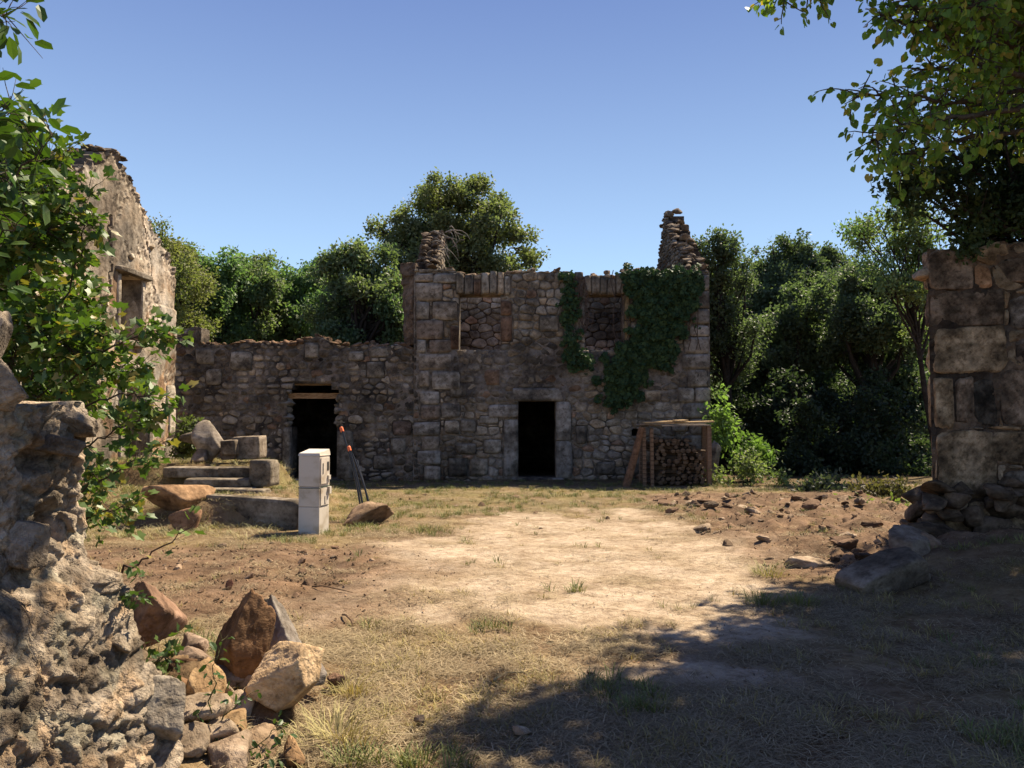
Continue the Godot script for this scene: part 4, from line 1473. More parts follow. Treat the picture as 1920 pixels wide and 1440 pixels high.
# ---------------------------------------------------------------- meter cabinet and conduits
func make_cabinet_and_conduits() -> void:
	var p := on_ground(600, 1000)
	p = at(588, 997, 11.55)
	var root := thing("meter_cabinet", "pale grey stacked electric meter cabinet standing beside the kerb stone", "cabinet", Vector3(p.x, hgt(p.x, -p.z) - 0.03, p.z))
	root.rotation.y = -0.21
	var grey := Color(0.54, 0.475, 0.395)
	var W := 0.31
	var D := 0.32
	for k in [["base_box", 0.0, 0.4, 0.0], ["lower_box", 0.404, 0.27, 0.0], ["upper_box", 0.681, 0.43, 0.004]]:
		put(root, k[0], build(bevelled(Vector3(W + k[3], k[2], D + k[3]), 0.006)), M.grey_plastic, turn(0, 0, 0, Vector3(0, k[1] + k[2] * 0.5, 0)))
	put(root, "seam_core", build(bevelled(Vector3(W - 0.02, 1.0, D - 0.02), 0.006)), M.black_plastic, turn(0, 0, 0, Vector3(0, 0.55, 0)))
	var b: Buf
	# sloped cap
	b = Buf.new()
	var t := [Vector3(-W / 2 - 0.01, 1.11, -D / 2 - 0.01), Vector3(W / 2 + 0.01, 1.11, -D / 2 - 0.01), Vector3(W / 2 + 0.01, 1.11, D / 2 + 0.01), Vector3(-W / 2 - 0.01, 1.11, D / 2 + 0.01)]
	for q in t:
		b.vert(q, grey * 1.05)
	for q in t:
		b.vert(q * Vector3(0.93, 1, 0.93) + Vector3(0, 0.035 + (0.05 if q.z < 0.0 else 0.0), 0), grey * 1.05)
	for k in 4:
		b.quad(k, k + 4, (k + 1) % 4 + 4, (k + 1) % 4)
	b.quad(4, 7, 6, 5)
	b.quad(0, 1, 2, 3)
	put(root, "cap", build(b), M.grey_plastic)
	# doors on the right face, each a raised panel
	var dr := Buf.new()
	dr.box(turn(0, 0, 0, Vector3(W / 2 + 0.008, 0.9, 0.0)), Vector3(0.014, 0.36, 0.27), grey * 1.04)
	var door := put(root, "door", build(dr), M.grey_plastic)
	dr = Buf.new()
	dr.box(turn(0, 0, 0, Vector3(W / 2 + 0.006, 0.54, 0.0)), Vector3(0.012, 0.23, 0.26), grey * 1.04)
	var door2 := put(root, "door", build(dr), M.grey_plastic)
	for w in [[0.93, 0.08, 0.022, 0.15, "slot"], [0.96, -0.08, 0.06, 0.12, "window"], [0.5, -0.01, 0.05, 0.1, "lower_slot"]]:
		var s := Buf.new()
		s.box(turn(0, 0, 0, Vector3(W / 2 + 0.017, w[0], w[1])), Vector3(0.006, w[3], w[2]), Color(0.07, 0.065, 0.06) if w[4] != "lower_slot" else grey * 0.8)
		put(door2 if w[4] == "lower_slot" else door, w[4], build(s), M.grey_plastic)
	var h := Buf.new()
	h.box(turn(0, 0, 0, Vector3(W / 2 + 0.02, 0.62, -0.11)), Vector3(0.05, 0.1, 0.06), grey)
	h.box(turn(0, 0, 0, Vector3(W / 2 + 0.02, 0.8, -0.1)), Vector3(0.03, 0.06, 0.07), grey)
	put(root, "latch", build(h), M.grey_plastic)
	var st := Buf.new()
	var ring := PackedVector3Array()
	var rr := PackedFloat32Array()
	for k in 25:
		var a := TAU * k / 24.0
		var cx := clampf(cos(a) * 0.3, -W / 2 - 0.004, W / 2 + 0.004)
		var cz := clampf(sin(a) * 0.3, -D / 2 - 0.004, D / 2 + 0.004)
		ring.push_back(Vector3(cx, 0.675 - 0.015 * maxf(0.0, sin(a)), cz))
		rr.push_back(0.004)
	st.tube(ring, rr, 5, Color(0.02, 0.06, 0.04), false)
	put(root, "strap", build(st), M.grey_plastic)

	# conduits leaning out of the ground, pinned by a stone
	var foot := at(692, 955, 12.9)
	foot.y = hgt(foot.x, -foot.z) - 0.05
	var tips := [[641, 806, 13.3], [655, 842, 13.15], [668, 862, 13.35], [660, 850, 13.2]]
	var labels := ["longest black conduit with orange cap leaning from the pinning stone", "shorter black conduit with orange cap in front of the longest one", "", ""]
	for k in 4:
		var tip := at(tips[k][0], tips[k][1], tips[k][2])
		var base := foot + Vector3(k * 0.055 - 0.1, 0, 0.04 * (k % 2))
		var o := thing("conduit", labels[k] if k < 2 else "uncapped black conduit in the leaning bundle by the stone", "pipe", base, "black conduits leaning in a bundle")
		var pts := PackedVector3Array()
		var rad := PackedFloat32Array()
		for s in 9:
			var f := s / 8.0
			pts.push_back((tip - base) * f + Vector3(0.06, -0.05, 0) * sin(f * PI) * (1.0 if k != 1 else 0.6))
			rad.push_back(0.016)
		var pb := Buf.new()
		pb.tube(pts, rad, 10, Color.WHITE)
		var pipe := put(o, "pipe", build(pb, true), M.black_plastic)
		if k < 2:
			var cb := Buf.new()
			var e := pts[8]
			var dir := (pts[8] - pts[7]).normalized()
			cb.tube(PackedVector3Array([e - dir * 0.03, e + dir * 0.035, e + dir * 0.05]), PackedFloat32Array([0.03, 0.03, 0.02]), 12, Color.WHITE)
			put(pipe, "cap", build(cb), M.orange)
	var g := at(684, 967, 12.75)
	var rk := thing("pinning_rock", "low brown rough rock at the foot of the black conduits", "boulder", g)
	put(rk, "rock", rock(2205, 16, Vector3(0.66, 0.28, 0.46), 10, 0.07, Color(0.43, 0.32, 0.22), Color(0.3, 0.21, 0.14)), M.near_stone, turn(0.05, 0.3, 0.06))

# ---------------------------------------------------------------- lean-to for firewood
func make_wood_store() -> void:
	var z := -20.3
	var root := thing("wood_store", "rough lean-to of posts and loose planks against the ruin's right corner", "lean-to", Vector3(4.05, 0, z))
	var wood := Color(0.3, 0.2, 0.13)
	var r := seeded(81)
	for k in [[3.24, -20.15, 1.44, 0.055], [3.42, -20.1, 1.42, 0.05], [3.3, -21.0, 1.44, 0.05], [4.82, -20.1, 1.46, 0.065], [4.9, -21.0, 1.46, 0.06]]:
		var b := Buf.new()
		b.box(turn(0.0, 0.2 * r.randf(), 0.02 * r.randf_range(-1, 1), Vector3(k[0] - 4.05, k[2] * 0.5 - 0.06, k[1] - z)), Vector3(k[3] * 1.6, k[2] + 0.1, k[3] * 1.6), wood * r.randf_range(0.8, 1.15))
		put(root, "post", build(b), M.wood)
	for k in 7:
		var b := Buf.new()
		var d := -20.06 - k * 0.16
		b.box(turn(0.03 * r.randf(), 0.06 * r.randf_range(-1, 1), 0.02 * r.randf_range(-1, 1), Vector3(r.randf_range(-0.06, 0.06) + (0.0 if k % 3 else 0.2), 1.47 + 0.02 * (k % 2), d - z)), Vector3(1.75 if k % 3 else 1.2, 0.028, 0.15), Color(0.36, 0.3, 0.24) * r.randf_range(0.8, 1.2))
		put(root, "roof_plank", build(b), M.wood)
	for k in [[-0.35, 1.56, 0.1, 0.95, 0.16], [0.45, 1.555, 0.05, 0.95, -0.05], [-0.1, 1.53, -0.3, 0.7, 0.3], [0.1, 1.59, 0.12, 0.34, 0.5]]:
		var b := Buf.new()
		b.box(turn(0.05, k[4], 0.03, Vector3(k[0], k[1], k[2])), Vector3(k[3], 0.035, 0.2), Color(0.56, 0.4, 0.22))
		put(root, "loose_board", build(b), M.wood)
	var lg := thing("leaning_log", "round brown log leaning against the left posts of the lean-to", "log", at(1172, 915, 20.0))
	var lb := Buf.new()
	var tip := at(1203, 802, 20.1) - lg.position
	lb.tube(PackedVector3Array([Vector3(0, -0.05, 0), tip * 0.5 + Vector3(0.02, 0, 0), tip]), PackedFloat32Array([0.1, 0.09, 0.075]), 12, Color(0.3, 0.17, 0.1))
	put(lg, "trunk", build(lb, true), M.bark)
	# split logs, each in its own place
	var stack := thing("firewood_stack", "dark stack of split firewood under the plank lean-to", "firewood", Vector3(4.1, 0, -20.6))
	var y := 0.08
	var row := 0
	while y < 1.16:
		var x := -0.62 + 0.05 * (row % 2)
		var lim := 0.62 - 0.02 * row if y < 0.95 else 0.2
		while x < lim:
			var s := r.randf_range(0.07, 0.13)
			var b := Buf.new()
			var n := 5 + r.randi() % 3
			var ends := []
			for e in 2:
				var ids := []
				for k in n:
					var a := TAU * k / n + r.randf() * 0.3
					ids.append(b.vert(Vector3(cos(a) * s * 0.55, sin(a) * s * 0.48, (0.25 if e else -0.25) * (1.0 + 0.1 * (row % 2))), Color(0.17, 0.125, 0.085) if e else Color(0.1, 0.075, 0.055)))
				ends.append(ids)
				for k in n - 2:
					b.tri(ids[0], ids[k + 1 + (1 - e)], ids[k + 1 + e])
			for k in n:
				b.quad(ends[0][k], ends[1][k], ends[1][(k + 1) % n], ends[0][(k + 1) % n])
			put(stack, "split_log", build(b), M.wood, turn(r.randf_range(-0.05, 0.05), r.randf_range(-0.12, 0.12) + (0.0 if r.randf() > 0.25 else 1.3), r.randf() * 0.4, Vector3(x + s * 0.5, y, 0.22 + r.randf_range(-0.08, 0.12))))
			x += s + 0.012
		y += 0.085
		row += 1

# ---------------------------------------------------------------- boulders in the foreground
func make_rubble_pile() -> void:
	var brown := Color(0.36, 0.225, 0.13)
	var grey := Color(0.36, 0.34, 0.32)
	var yellow := Color(0.74, 0.57, 0.37)
	var tan_ := Color(0.5, 0.36, 0.21)
	var pink := Color(0.47, 0.37, 0.3)
	# name, label, box in px (x0, y0, x1, y1), distance, depth, colour, planes, yaw, roll
	var list := [
		["brown_boulder", "tall pointed brown boulder standing upright in the rubble pile", 384, 1134, 516, 1345, 4.8, 0.42, brown, 9, 0.5, -0.25],
		["grey_boulder", "blue-grey angular boulder wedged behind the tall brown one", 478, 1142, 572, 1275, 5.1, 0.4, grey, 9, 0.9, -0.3],
		["yellow_boulder", "smooth yellowish boulder tipped against the tall brown one", 478, 1222, 598, 1348, 4.45, 0.34, yellow, 8, 0.3, -0.35],
		["orange_block", "rough orange block behind the green nettle stems", 335, 1258, 418, 1400, 4.3, 0.34, tan_, 9, 0.2, 0.0],
		["orange_slab", "low orange-brown stone under the nettles before the orange block", 372, 1335, 470, 1408, 4.1, 0.34, tan_ * 0.85, 9, 0.6, 0.1],
		["lichened_block", "large grey lichened block at the near wall's foot", 222, 1282, 360, 1450, 3.62, 0.34, Color(0.4, 0.37, 0.32), 8, 0.4, 0.0],
		["pink_slab", "flat pinkish slab left of the tall brown boulder", 326, 1192, 394, 1232, 5.3, 0.34, pink, 8, 0.3, 0.1],
		["shadowed_stone", "grey stone under the flat pinkish slab", 318, 1218, 392, 1275, 5.0, 0.3, pink * 0.8, 9, 0.5, 0.0],
		["ridge_stone", "long reddish stone with a sharp ridge beside the near wall", 222, 1098, 332, 1205, 5.3, 0.5, Color(0.4, 0.27, 0.2), 8, 0.7, -0.5],
		["wedge_stone", "pale wedge-shaped stone above the dark bottle", 262, 1225, 322, 1290, 4.6, 0.3, Color(0.48, 0.38, 0.27), 7, 0.4, -0.5],
		["rounded_stone", "rounded tan stone between near wall and pale wedge stone", 208, 1215, 268, 1268, 4.6, 0.28, Color(0.45, 0.36, 0.26), 10, 0.1, 0.0],
		["front_slab", "broad pale brown slab at the bottom edge below the nettles", 382, 1385, 474, 1450, 3.8, 0.3, Color(0.46, 0.37, 0.28), 8, 0.2, 0.05],
		["front_stone", "tan stone below the yellowish boulder's shadow", 452, 1368, 520, 1425, 3.95, 0.26, Color(0.5, 0.38, 0.26), 8, 0.7, 0.1],
		["small_orange_stone", "small orange stone at the bottom right of the rubble pile", 530, 1386, 576, 1428, 3.9, 0.18, Color(0.55, 0.37, 0.21), 9, 0.3, 0.0],
		["pink_stone", "small pinkish stone on the straw right of yellowish boulder", 613, 1262, 648, 1290, 4.95, 0.12, Color(0.48, 0.33, 0.24), 9, 0.3, 0.0],
		["flat_grey_stone", "flat grey stone half under yellowish boulder's right side", 575, 1245, 612, 1285, 4.8, 0.2, grey * 1.1, 9, 0.3, 0.0],
		["dark_stone", "dark brown stone deep in the rubble under the yellowish boulder", 432, 1318, 520, 1400, 4.35, 0.3, brown * 0.8, 9, 0.3, 0.0],
		["lying_stone", "brown stone lying in the dirt just above the tall brown boulder", 456, 1118, 492, 1140, 6.6, 0.14, tan_ * 0.8, 9, 0.2, 0.0],
		["white_chip", "small whitish stone chip above the grey boulder", 492, 1120, 520, 1140, 6.6, 0.1, Color(0.55, 0.47, 0.36), 9, 0.6, 0.0],
		["upright_stone", "small dark stone standing upright alone in the left dirt", 422, 1087, 437, 1110, 7.5, 0.07, Color(0.2, 0.1, 0.07), 9, 0.2, 0.1],
		["angular_stone", "dark angular stone lying in dirt below the kerb", 548, 1030, 576, 1048, 9.8, 0.18, Color(0.26, 0.18, 0.12), 8, 0.4, 0.0],
		["path_stone", "lone grey-brown stone in the middle of the sandy path", 866, 1072, 888, 1080, 8.6, 0.09, Color(0.33, 0.25, 0.18), 8, 0.4, 0.0],
		["shade_stone", "pale flat stone at the edge of the tree's shade", 961, 1358, 995, 1380, 4.25, 0.1, Color(0.5, 0.4, 0.31), 8, 0.3, 0.0],
		["straw_stone", "small tan stone in the straw left of the tree's shade", 776, 1342, 797, 1358, 4.4, 0.07, Color(0.47, 0.36, 0.25), 8, 0.3, 0.0],
		["field_slab", "long pale slab lying at the edge of the tilled dirt", 1470, 1042, 1578, 1080, 8.9, 0.3, Color(0.5, 0.41, 0.31), 7, -0.1, -0.25],
		["field_rock", "dark angular rock in the middle of the tilled dirt", 1573, 1002, 1610, 1022, 10.9, 0.24, Color(0.3, 0.2, 0.14), 8, 0.3, 0.0],
		["far_flagstone", "stacked pale flagstones at the far edge of the tilled dirt", 1412, 931, 1478, 948, 16.4, 0.5, Color(0.46, 0.41, 0.36), 7, 0.1, 0.0],
		["far_grey_rock", "grey rock standing at the far right edge of tilled dirt", 1527, 945, 1554, 972, 14.4, 0.25, Color(0.4, 0.34, 0.27), 8, 0.3, 0.0],
		["corner_boulder", "pale boulder at the ruin's right corner behind the lean-to", 1322, 836, 1350, 905, 21.4, 0.5, Color(0.48, 0.44, 0.38), 9, 0.3, 0.0]]
	for k in list:
		var c := at((k[2] + k[4]) * 0.5, (k[3] + k[5]) * 0.5, k[6])
		var s := Vector3((k[4] - k[2]) * k[6] / 1536.0, (k[5] - k[3]) * k[6] / 1536.0, k[7])
		var o := thing(k[0], k[1], "boulder" if s.y > 0.25 else "stone", c)
		if s.y > 0.25:
			c.y += s.y * 0.09
			s.y *= 1.12
			o.position = c
		var n := 34 if s.y > 0.3 else 14 if s.x > 0.15 else 6
		var yaw: float = k[10]
		var rb := rock_buf(2300 + int(k[2]) + int(k[3]), n, s, int(k[9]) + 4, 0.06, k[8], k[8] * Color(0.66, 0.63, 0.6), 0.0, 34.0)
		put(o, "rock", build(fitted(rb, Basis.from_euler(Vector3(0.2, yaw, k[11]))  , s), n > 6), M.near_stone)
	var fr := seeded(2290)
	for k in 30:
		var px := fr.randf_range(228, 500)
		var d := fr.randf_range(3.75, 4.9)
		var q := at(px, 1330, d)
		var sz := fr.randf_range(0.07, 0.19)
		q.y = hgt(q.x, d) + sz * 0.25 + fr.randf() * 0.08 * clampf((420.0 - px) / 150.0, 0, 1)
		var o := thing("rubble_stone", "small broken stone packed between the big boulders of the foreground rubble", "stone", q, "small rubble between the foreground boulders")
		var col: Color = [tan_, pink, grey, brown, Color(0.52, 0.43, 0.33)][fr.randi() % 5]
		put(o, "rock", rock(2900 + k, 9, Vector3(1.2, 0.75, 1.0) * sz, 11, 0.06, col, col * 0.66, 0.0, 30.0), M.near_stone, turn(fr.randf() * 0.4, fr.randf() * 6.0, fr.randf() * 0.4))
	# bottle lying among the stones
	var bt := thing("bottle", "dark blue glass bottle with white label lying among the rubble", "bottle", at(268, 1299, 4.2))
	var b := Buf.new()
	var dir := Vector3(0.93, 0.12, 0.3).normalized()
	b.tube(PackedVector3Array([-dir * 0.2, -dir * 0.13, -dir * 0.09, -dir * 0.05, dir * 0.044, dir * 0.05]), PackedFloat32Array([0.014, 0.015, 0.03, 0.038, 0.038, 0.03]), 20, Color.WHITE)
	var gl := put(bt, "glass", build(b, true), M.glass)
	b = Buf.new()
	b.tube(PackedVector3Array([-dir * 0.045, dir * 0.005]), PackedFloat32Array([0.0386, 0.0386]), 20, Color.WHITE, false)
	put(gl, "paper_label", build(b, true), M.paper)
	# twigs lying about
	var tw := [["long crooked dry twig on the dirt at the sandy path's left edge", 585, 1112, 662, 1122], ["short thick twig on the straw below the crooked twig", 642, 1160, 664, 1180], ["thin pale dry stalk lying across the straw towards the shade", 925, 1275, 1010, 1250]]
	for k in tw:
		var a := on_ground(k[1], k[2])
		var e := on_ground(k[3], k[4])
		var o := thing("twig", k[0], "twig", a)
		var pb := Buf.new()
		var m := (e - a) * 0.55 + Vector3(0.03, 0.03, 0.04)
		pb.tube(PackedVector3Array([Vector3(0, 0.012, 0), (e - a) * 0.25 + Vector3(0, 0.03, -0.02), m, e - a + Vector3(0, 0.012, 0)]), PackedFloat32Array([0.008, 0.007, 0.006, 0.003]), 6, Color(0.2, 0.13, 0.08) if k[1] < 900 else Color(0.6, 0.47, 0.25))
		put(o, "stick", build(pb), M.bark)

func make_loose_stones() -> void:
	var shapes := []
	var tones := [Color(0.44, 0.33, 0.23), Color(0.36, 0.25, 0.17), Color(0.5, 0.4, 0.3), Color(0.28, 0.19, 0.13)]
	for k in 8:
		shapes.append(rock(2600 + k, 4, Vector3(1, 0.6, 0.8), 9, 0.04, tones[k % 4], tones[k % 4] * 0.8))
	# region: group label, category, count, x0, x1, d0, d1, size range
	var regions := [
		["clod and stone scattered over the tilled reddish dirt on the right", "stones strewn over the tilled dirt", 230, 2.7, 8.6, 8.8, 17.2, 0.07, 0.3],
		["small stone scattered over the bare brown dirt on the left", "stones strewn over the left dirt", 70, -4.6, -1.2, 6.3, 10.4, 0.04, 0.12],
		["small stone lying in the straw of the foreground", "stones strewn in the foreground straw", 36, -1.2, 1.4, 3.9, 6.4, 0.025, 0.06],
		["small stone at the edge of the grass before the ruin", "stones strewn before the ruin", 34, -3.0, 5.0, 12.0, 18.0, 0.05, 0.14]]
	var r := seeded(91)
	for g in regions:
		for k in g[2]:
			var x := r.randf_range(g[3], g[4])
			var d := r.randf_range(g[5], g[6])
			if sand(x, d) > 0.6 and g[2] != 230:
				continue
			var s: float = lerpf(g[7], g[8], pow(r.randf(), 2.2))
			var o := MeshInstance3D.new()
			o.name = called(self, "loose_stone")
			o.mesh = shapes[r.randi() % 8]
			o.material_override = M.near_stone
			o.transform = Transform3D(Basis.from_euler(Vector3(r.randf_range(-0.3, 0.3), r.randf() * TAU, r.randf_range(-0.3, 0.3))).scaled(Vector3.ONE * s), Vector3(x, hgt(x, d) + s * 0.1, -d))
			add_child(o, true)
			tag(o, g[0], "stone", g[1])
	# dry leaf scraps and bits of twig blown over the path
	var bits := []
	var hues := PackedColorArray()
	for k in 3600:
		var d := 3.8 + 10.0 * pow(r.randf(), 1.3)
		var x := r.randf_range(-0.45, 0.55) * d
		if n2(x, d, 60.0) + 0.6 * r.randf() < 0.25:
			continue
		bits.append(Transform3D(Basis.from_euler(Vector3(r.randf_range(-0.4, 0.4), r.randf() * TAU, r.randf_range(-0.4, 0.4))).scaled(Vector3(r.randf_range(0.006, 0.03), 0.02, r.randf_range(0.02, 0.055))), Vector3(x, hgt(x, d) + 0.008, -d)))
		hues.push_back([Color(0.16, 0.1, 0.06), Color(0.28, 0.17, 0.08), Color(0.1, 0.07, 0.05), Color(0.34, 0.2, 0.1)][r.randi() % 4])
	var scraps := scatter(self, "leaf_scraps", build(leaf_shape("oval", Color.WHITE)), M.straw, bits, hues)
	scraps.set_meta("label", "dry brown leaf scraps and twig bits strewn over the sandy path")
	scraps.set_meta("category", "litter")
	# crumbs too small to count
	var places := []
	var tints := PackedColorArray()
	for k in 11000:
		var d := 3.4 + 14.0 * pow(r.randf(), 1.4)
		var x := r.randf_range(-0.62, 0.62) * d
		var keep := 0.25 + 0.75 * dirt(x, d)
		if r.randf() > keep * (1.0 - 0.85 * sand(x, d)):
			continue
		var s := r.randf_range(0.005, 0.022) * (0.7 + dirt(x, d))
		places.append(Transform3D(Basis.from_euler(Vector3(r.randf(), r.randf() * TAU, r.randf())).scaled(Vector3.ONE * s), Vector3(x, hgt(x, d) + s * 0.15, -d)))
		tints.push_back(Color(1, 1, 1) * r.randf_range(0.5, 1.0))
	var gravel := scatter(self, "gravel", rock(2650, 2, Vector3(1, 0.6, 0.8), 8, 0.0, Color(0.52, 0.37, 0.25), Color(0.4, 0.28, 0.19)), M.near_stone, places, tints)
	gravel.set_meta("label", "crumbs of earth and gravel over the courtyard dirt")
	gravel.set_meta("category", "gravel")

# ---------------------------------------------------------------- ivy on the ruin
func make_ivy() -> void:
	var z := -21.93
	var regions := [
		[[[1165, 508], [1200, 500], [1318, 502], [1322, 540], [1295, 590], [1272, 640], [1262, 690], [1215, 700], [1195, 740], [1150, 768], [1124, 752], [1128, 690], [1150, 660], [1186, 640], [1186, 560], [1166, 545]], "dense dark green ivy sheet covering the ruin's upper right front", 7000],
		[[[1052, 512], [1078, 512], [1088, 580], [1082, 640], [1100, 668], [1118, 690], [1090, 700], [1062, 690], [1058, 610]], "narrow ivy strand hanging between the ruin's two upper windows", 700]]
	var r := seeded(95)
	for g in regions:
		var poly := PackedVector2Array()
		var mean := Vector2.ZERO
		for k in g[0]:
			var p := at(k[0], k[1], -z)
			poly.push_back(Vector2(p.x, p.y))
			mean += Vector2(p.x, p.y) / g[0].size()
		var o := thing("ivy", g[1], "ivy", Vector3(mean.x, mean.y, z))
		var lo := poly[0]
		var hi := poly[0]
		for p in poly:
			lo = lo.min(p)
			hi = hi.max(p)
		var places := []
		var tints := PackedColorArray()
		var tries := 0
		while places.size() < g[2] and tries < 90000:
			tries += 1
			var p := Vector2(r.randf_range(lo.x - 0.15, hi.x + 0.15), r.randf_range(lo.y - 0.2, hi.y + 0.08))
			var w := p + Vector2(n2(p.x, p.y, 180.0), n2(p.x + 7.0, p.y, 180.0)) * (0.4 if g[2] > 2000 else 0.2)
			if not Geometry2D.is_point_in_polygon(w, poly):
				continue
			var thick := 0.06 + 0.14 * maxf(0.0, 0.4 + n2(p.x, p.y, 200.0))
			var topy: float = 5.66
			var pz := r.randf() * thick
			if p.y > topy - 0.06:
				pz -= r.randf() * 0.6
			var nor := (Vector3(0, 0.35, 1.0) + unit(r) * 0.75).normalized()
			places.append(Transform3D(basis_for(nor, r, r.randf_range(0.06, 0.14)), Vector3(p.x - mean.x, p.y - mean.y, pz)))
			tints.push_back(Color(0.03, 0.055, 0.026).lerp(Color(0.05, 0.08, 0.028), r.randf()) * r.randf_range(0.7, 1.3))
		scatter(o, "leaves", build(leaf_shape("maple", Color.WHITE)), M.ivy, places, tints)
		var sb := Buf.new()
		for k in 14:
			var x := r.randf_range(lo.x + 0.3, hi.x - 0.3)
			var y := hi.y - 0.1
			var pts := PackedVector3Array()
			var rad := PackedFloat32Array()
			for s in 9:
				pts.push_back(Vector3(x - mean.x, y - mean.y, 0.03))
				rad.push_back(0.012)
				y -= (hi.y - lo.y) * 0.07
				x += r.randf_range(-0.1, 0.1)
			sb.tube(pts, rad, 5, Color(0.12, 0.09, 0.07))
		put(o, "stems", build(sb), M.bark).set_meta("kind", "stuff")

# ---------------------------------------------------------------- trees behind and beside
func make_trees() -> void:
	var small := spray(16, 0.3, 0.125, 1)
	var large := spray(12, 0.34, 0.2, 2)
	var fine := spray(18, 0.3, 0.1, 3)
	var g1 := Color(0.135, 0.210, 0.093)
	var g2 := Color(0.203, 0.285, 0.117)
	var olive := Color(0.285, 0.262, 0.112)
	var dull := Color(0.203, 0.225, 0.108)
	var deep := Color(0.112, 0.173, 0.087)
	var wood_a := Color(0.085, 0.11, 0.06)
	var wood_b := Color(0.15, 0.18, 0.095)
	var gl := "trees beyond the low wing"
	tree("oak_tree", "tall round-crowned oak rising behind the ruin in the centre", "tree", "", 31.0, [[835, 348, 36], [792, 368, 32], [882, 365, 40], [928, 388, 34], [850, 412, 50], [792, 420, 42], [930, 432, 44], [752, 432, 38], [722, 432, 26], [978, 470, 36], [1004, 486, 22], [900, 470, 45], [820, 480, 48], [950, 500, 34], [760, 500, 40]], dull, Color(0.2, 0.2, 0.085), small, 330, 0.3, 101, -0.05, 872)
	tree("bushy_tree", "dark broad tree left of the central oak behind the low wing", "tree", gl, 27.5, [[650, 470, 28], [640, 500, 36], [690, 480, 36], [640, 560, 48], [705, 530, 46], [655, 615, 50], [725, 600, 45], [745, 560, 40], [600, 600, 36]], deep, dull, small, 380, 0.22, 102)
	tree("bushy_tree", "olive-brown tree just right of the plastered gable", "tree", gl, 25.5, [[305, 450, 34], [325, 480, 38], [335, 520, 42], [322, 570, 46], [350, 600, 40], [290, 500, 40]], olive, Color(0.16, 0.18, 0.06), fine, 420, 0.2, 103)
	tree("bushy_tree", "light green tree second from the plastered gable", "tree", gl, 29.0, [[370, 500, 36], [410, 495, 34], [400, 550, 50], [360, 580, 46], [440, 600, 50], [345, 480, 22]], g1, g2, small, 380, 0.2, 104)
	tree("bushy_tree", "rounded green tree with brownish top in middle of left row", "tree", gl, 31.0, [[470, 500, 30], [460, 540, 44], [500, 560, 48], [480, 610, 50], [490, 495, 20]], g1, dull, small, 380, 0.2, 105)
	tree("bushy_tree", "low pale green tree right of the brownish-topped one", "tree", gl, 33.0, [[540, 515, 30], [530, 560, 46], [560, 590, 48], [530, 620, 46], [575, 520, 26]], g1, g2, small, 360, 0.2, 106)
	tree("bushy_tree", "small dark tree between pale green tree and broad dark tree", "tree", gl, 34.0, [[600, 515, 28], [595, 555, 42], [620, 600, 46], [580, 620, 40]], deep, g1, small, 360, 0.18, 107)
	var gr := "trees of the wood on the right"
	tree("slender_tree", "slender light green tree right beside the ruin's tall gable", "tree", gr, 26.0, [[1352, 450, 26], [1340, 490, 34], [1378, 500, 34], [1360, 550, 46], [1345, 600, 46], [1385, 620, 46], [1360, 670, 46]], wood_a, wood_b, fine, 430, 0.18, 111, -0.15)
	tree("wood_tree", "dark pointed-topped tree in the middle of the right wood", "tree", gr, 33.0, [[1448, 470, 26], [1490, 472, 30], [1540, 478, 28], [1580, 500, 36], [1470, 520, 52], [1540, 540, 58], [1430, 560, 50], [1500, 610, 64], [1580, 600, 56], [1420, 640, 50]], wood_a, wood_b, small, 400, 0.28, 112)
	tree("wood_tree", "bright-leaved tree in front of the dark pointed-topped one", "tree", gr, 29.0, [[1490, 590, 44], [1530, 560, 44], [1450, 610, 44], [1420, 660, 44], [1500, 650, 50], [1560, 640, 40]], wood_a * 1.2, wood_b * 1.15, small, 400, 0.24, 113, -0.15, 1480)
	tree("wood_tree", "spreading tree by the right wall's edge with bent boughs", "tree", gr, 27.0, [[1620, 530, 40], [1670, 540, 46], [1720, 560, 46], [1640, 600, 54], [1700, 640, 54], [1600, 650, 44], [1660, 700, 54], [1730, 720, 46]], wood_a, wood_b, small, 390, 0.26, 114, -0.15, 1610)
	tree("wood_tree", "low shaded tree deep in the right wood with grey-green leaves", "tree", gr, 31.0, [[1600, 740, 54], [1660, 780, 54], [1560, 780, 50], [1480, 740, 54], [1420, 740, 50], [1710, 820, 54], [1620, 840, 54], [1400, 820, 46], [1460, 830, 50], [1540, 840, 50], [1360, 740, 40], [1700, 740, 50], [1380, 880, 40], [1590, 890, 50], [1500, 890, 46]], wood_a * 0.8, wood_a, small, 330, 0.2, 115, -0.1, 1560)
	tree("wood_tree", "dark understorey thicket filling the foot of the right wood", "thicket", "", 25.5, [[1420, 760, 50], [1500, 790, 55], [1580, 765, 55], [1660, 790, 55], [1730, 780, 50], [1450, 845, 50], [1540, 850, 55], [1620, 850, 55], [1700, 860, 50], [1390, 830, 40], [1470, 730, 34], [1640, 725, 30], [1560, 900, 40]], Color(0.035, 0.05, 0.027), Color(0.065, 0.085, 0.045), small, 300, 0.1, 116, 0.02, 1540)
	# the wood goes on behind
	var lumps := []
	var r := seeded(120)
	var back := thing("far_wood", "dark mass of woodland closing the view behind the nearer trees", "woodland", Vector3(0, 0, -44))
	for k in 190:
		var x := r.randf_range(-34, 34)
		if k > 120:
			x = r.randf_range(7.0, 24.0)
		lumps.append([Vector3(x, r.randf_range(0.0, 5.2) + 1.2 * smoothstep(6, 20, x), -r.randf_range(35, 46)), r.randf_range(1.5, 2.2)])
	for k in 110:
		lumps.append([Vector3(r.randf_range(-18, -4), r.randf_range(2.5, 7.0), -r.randf_range(36, 43)), r.randf_range(1.0, 1.7)])
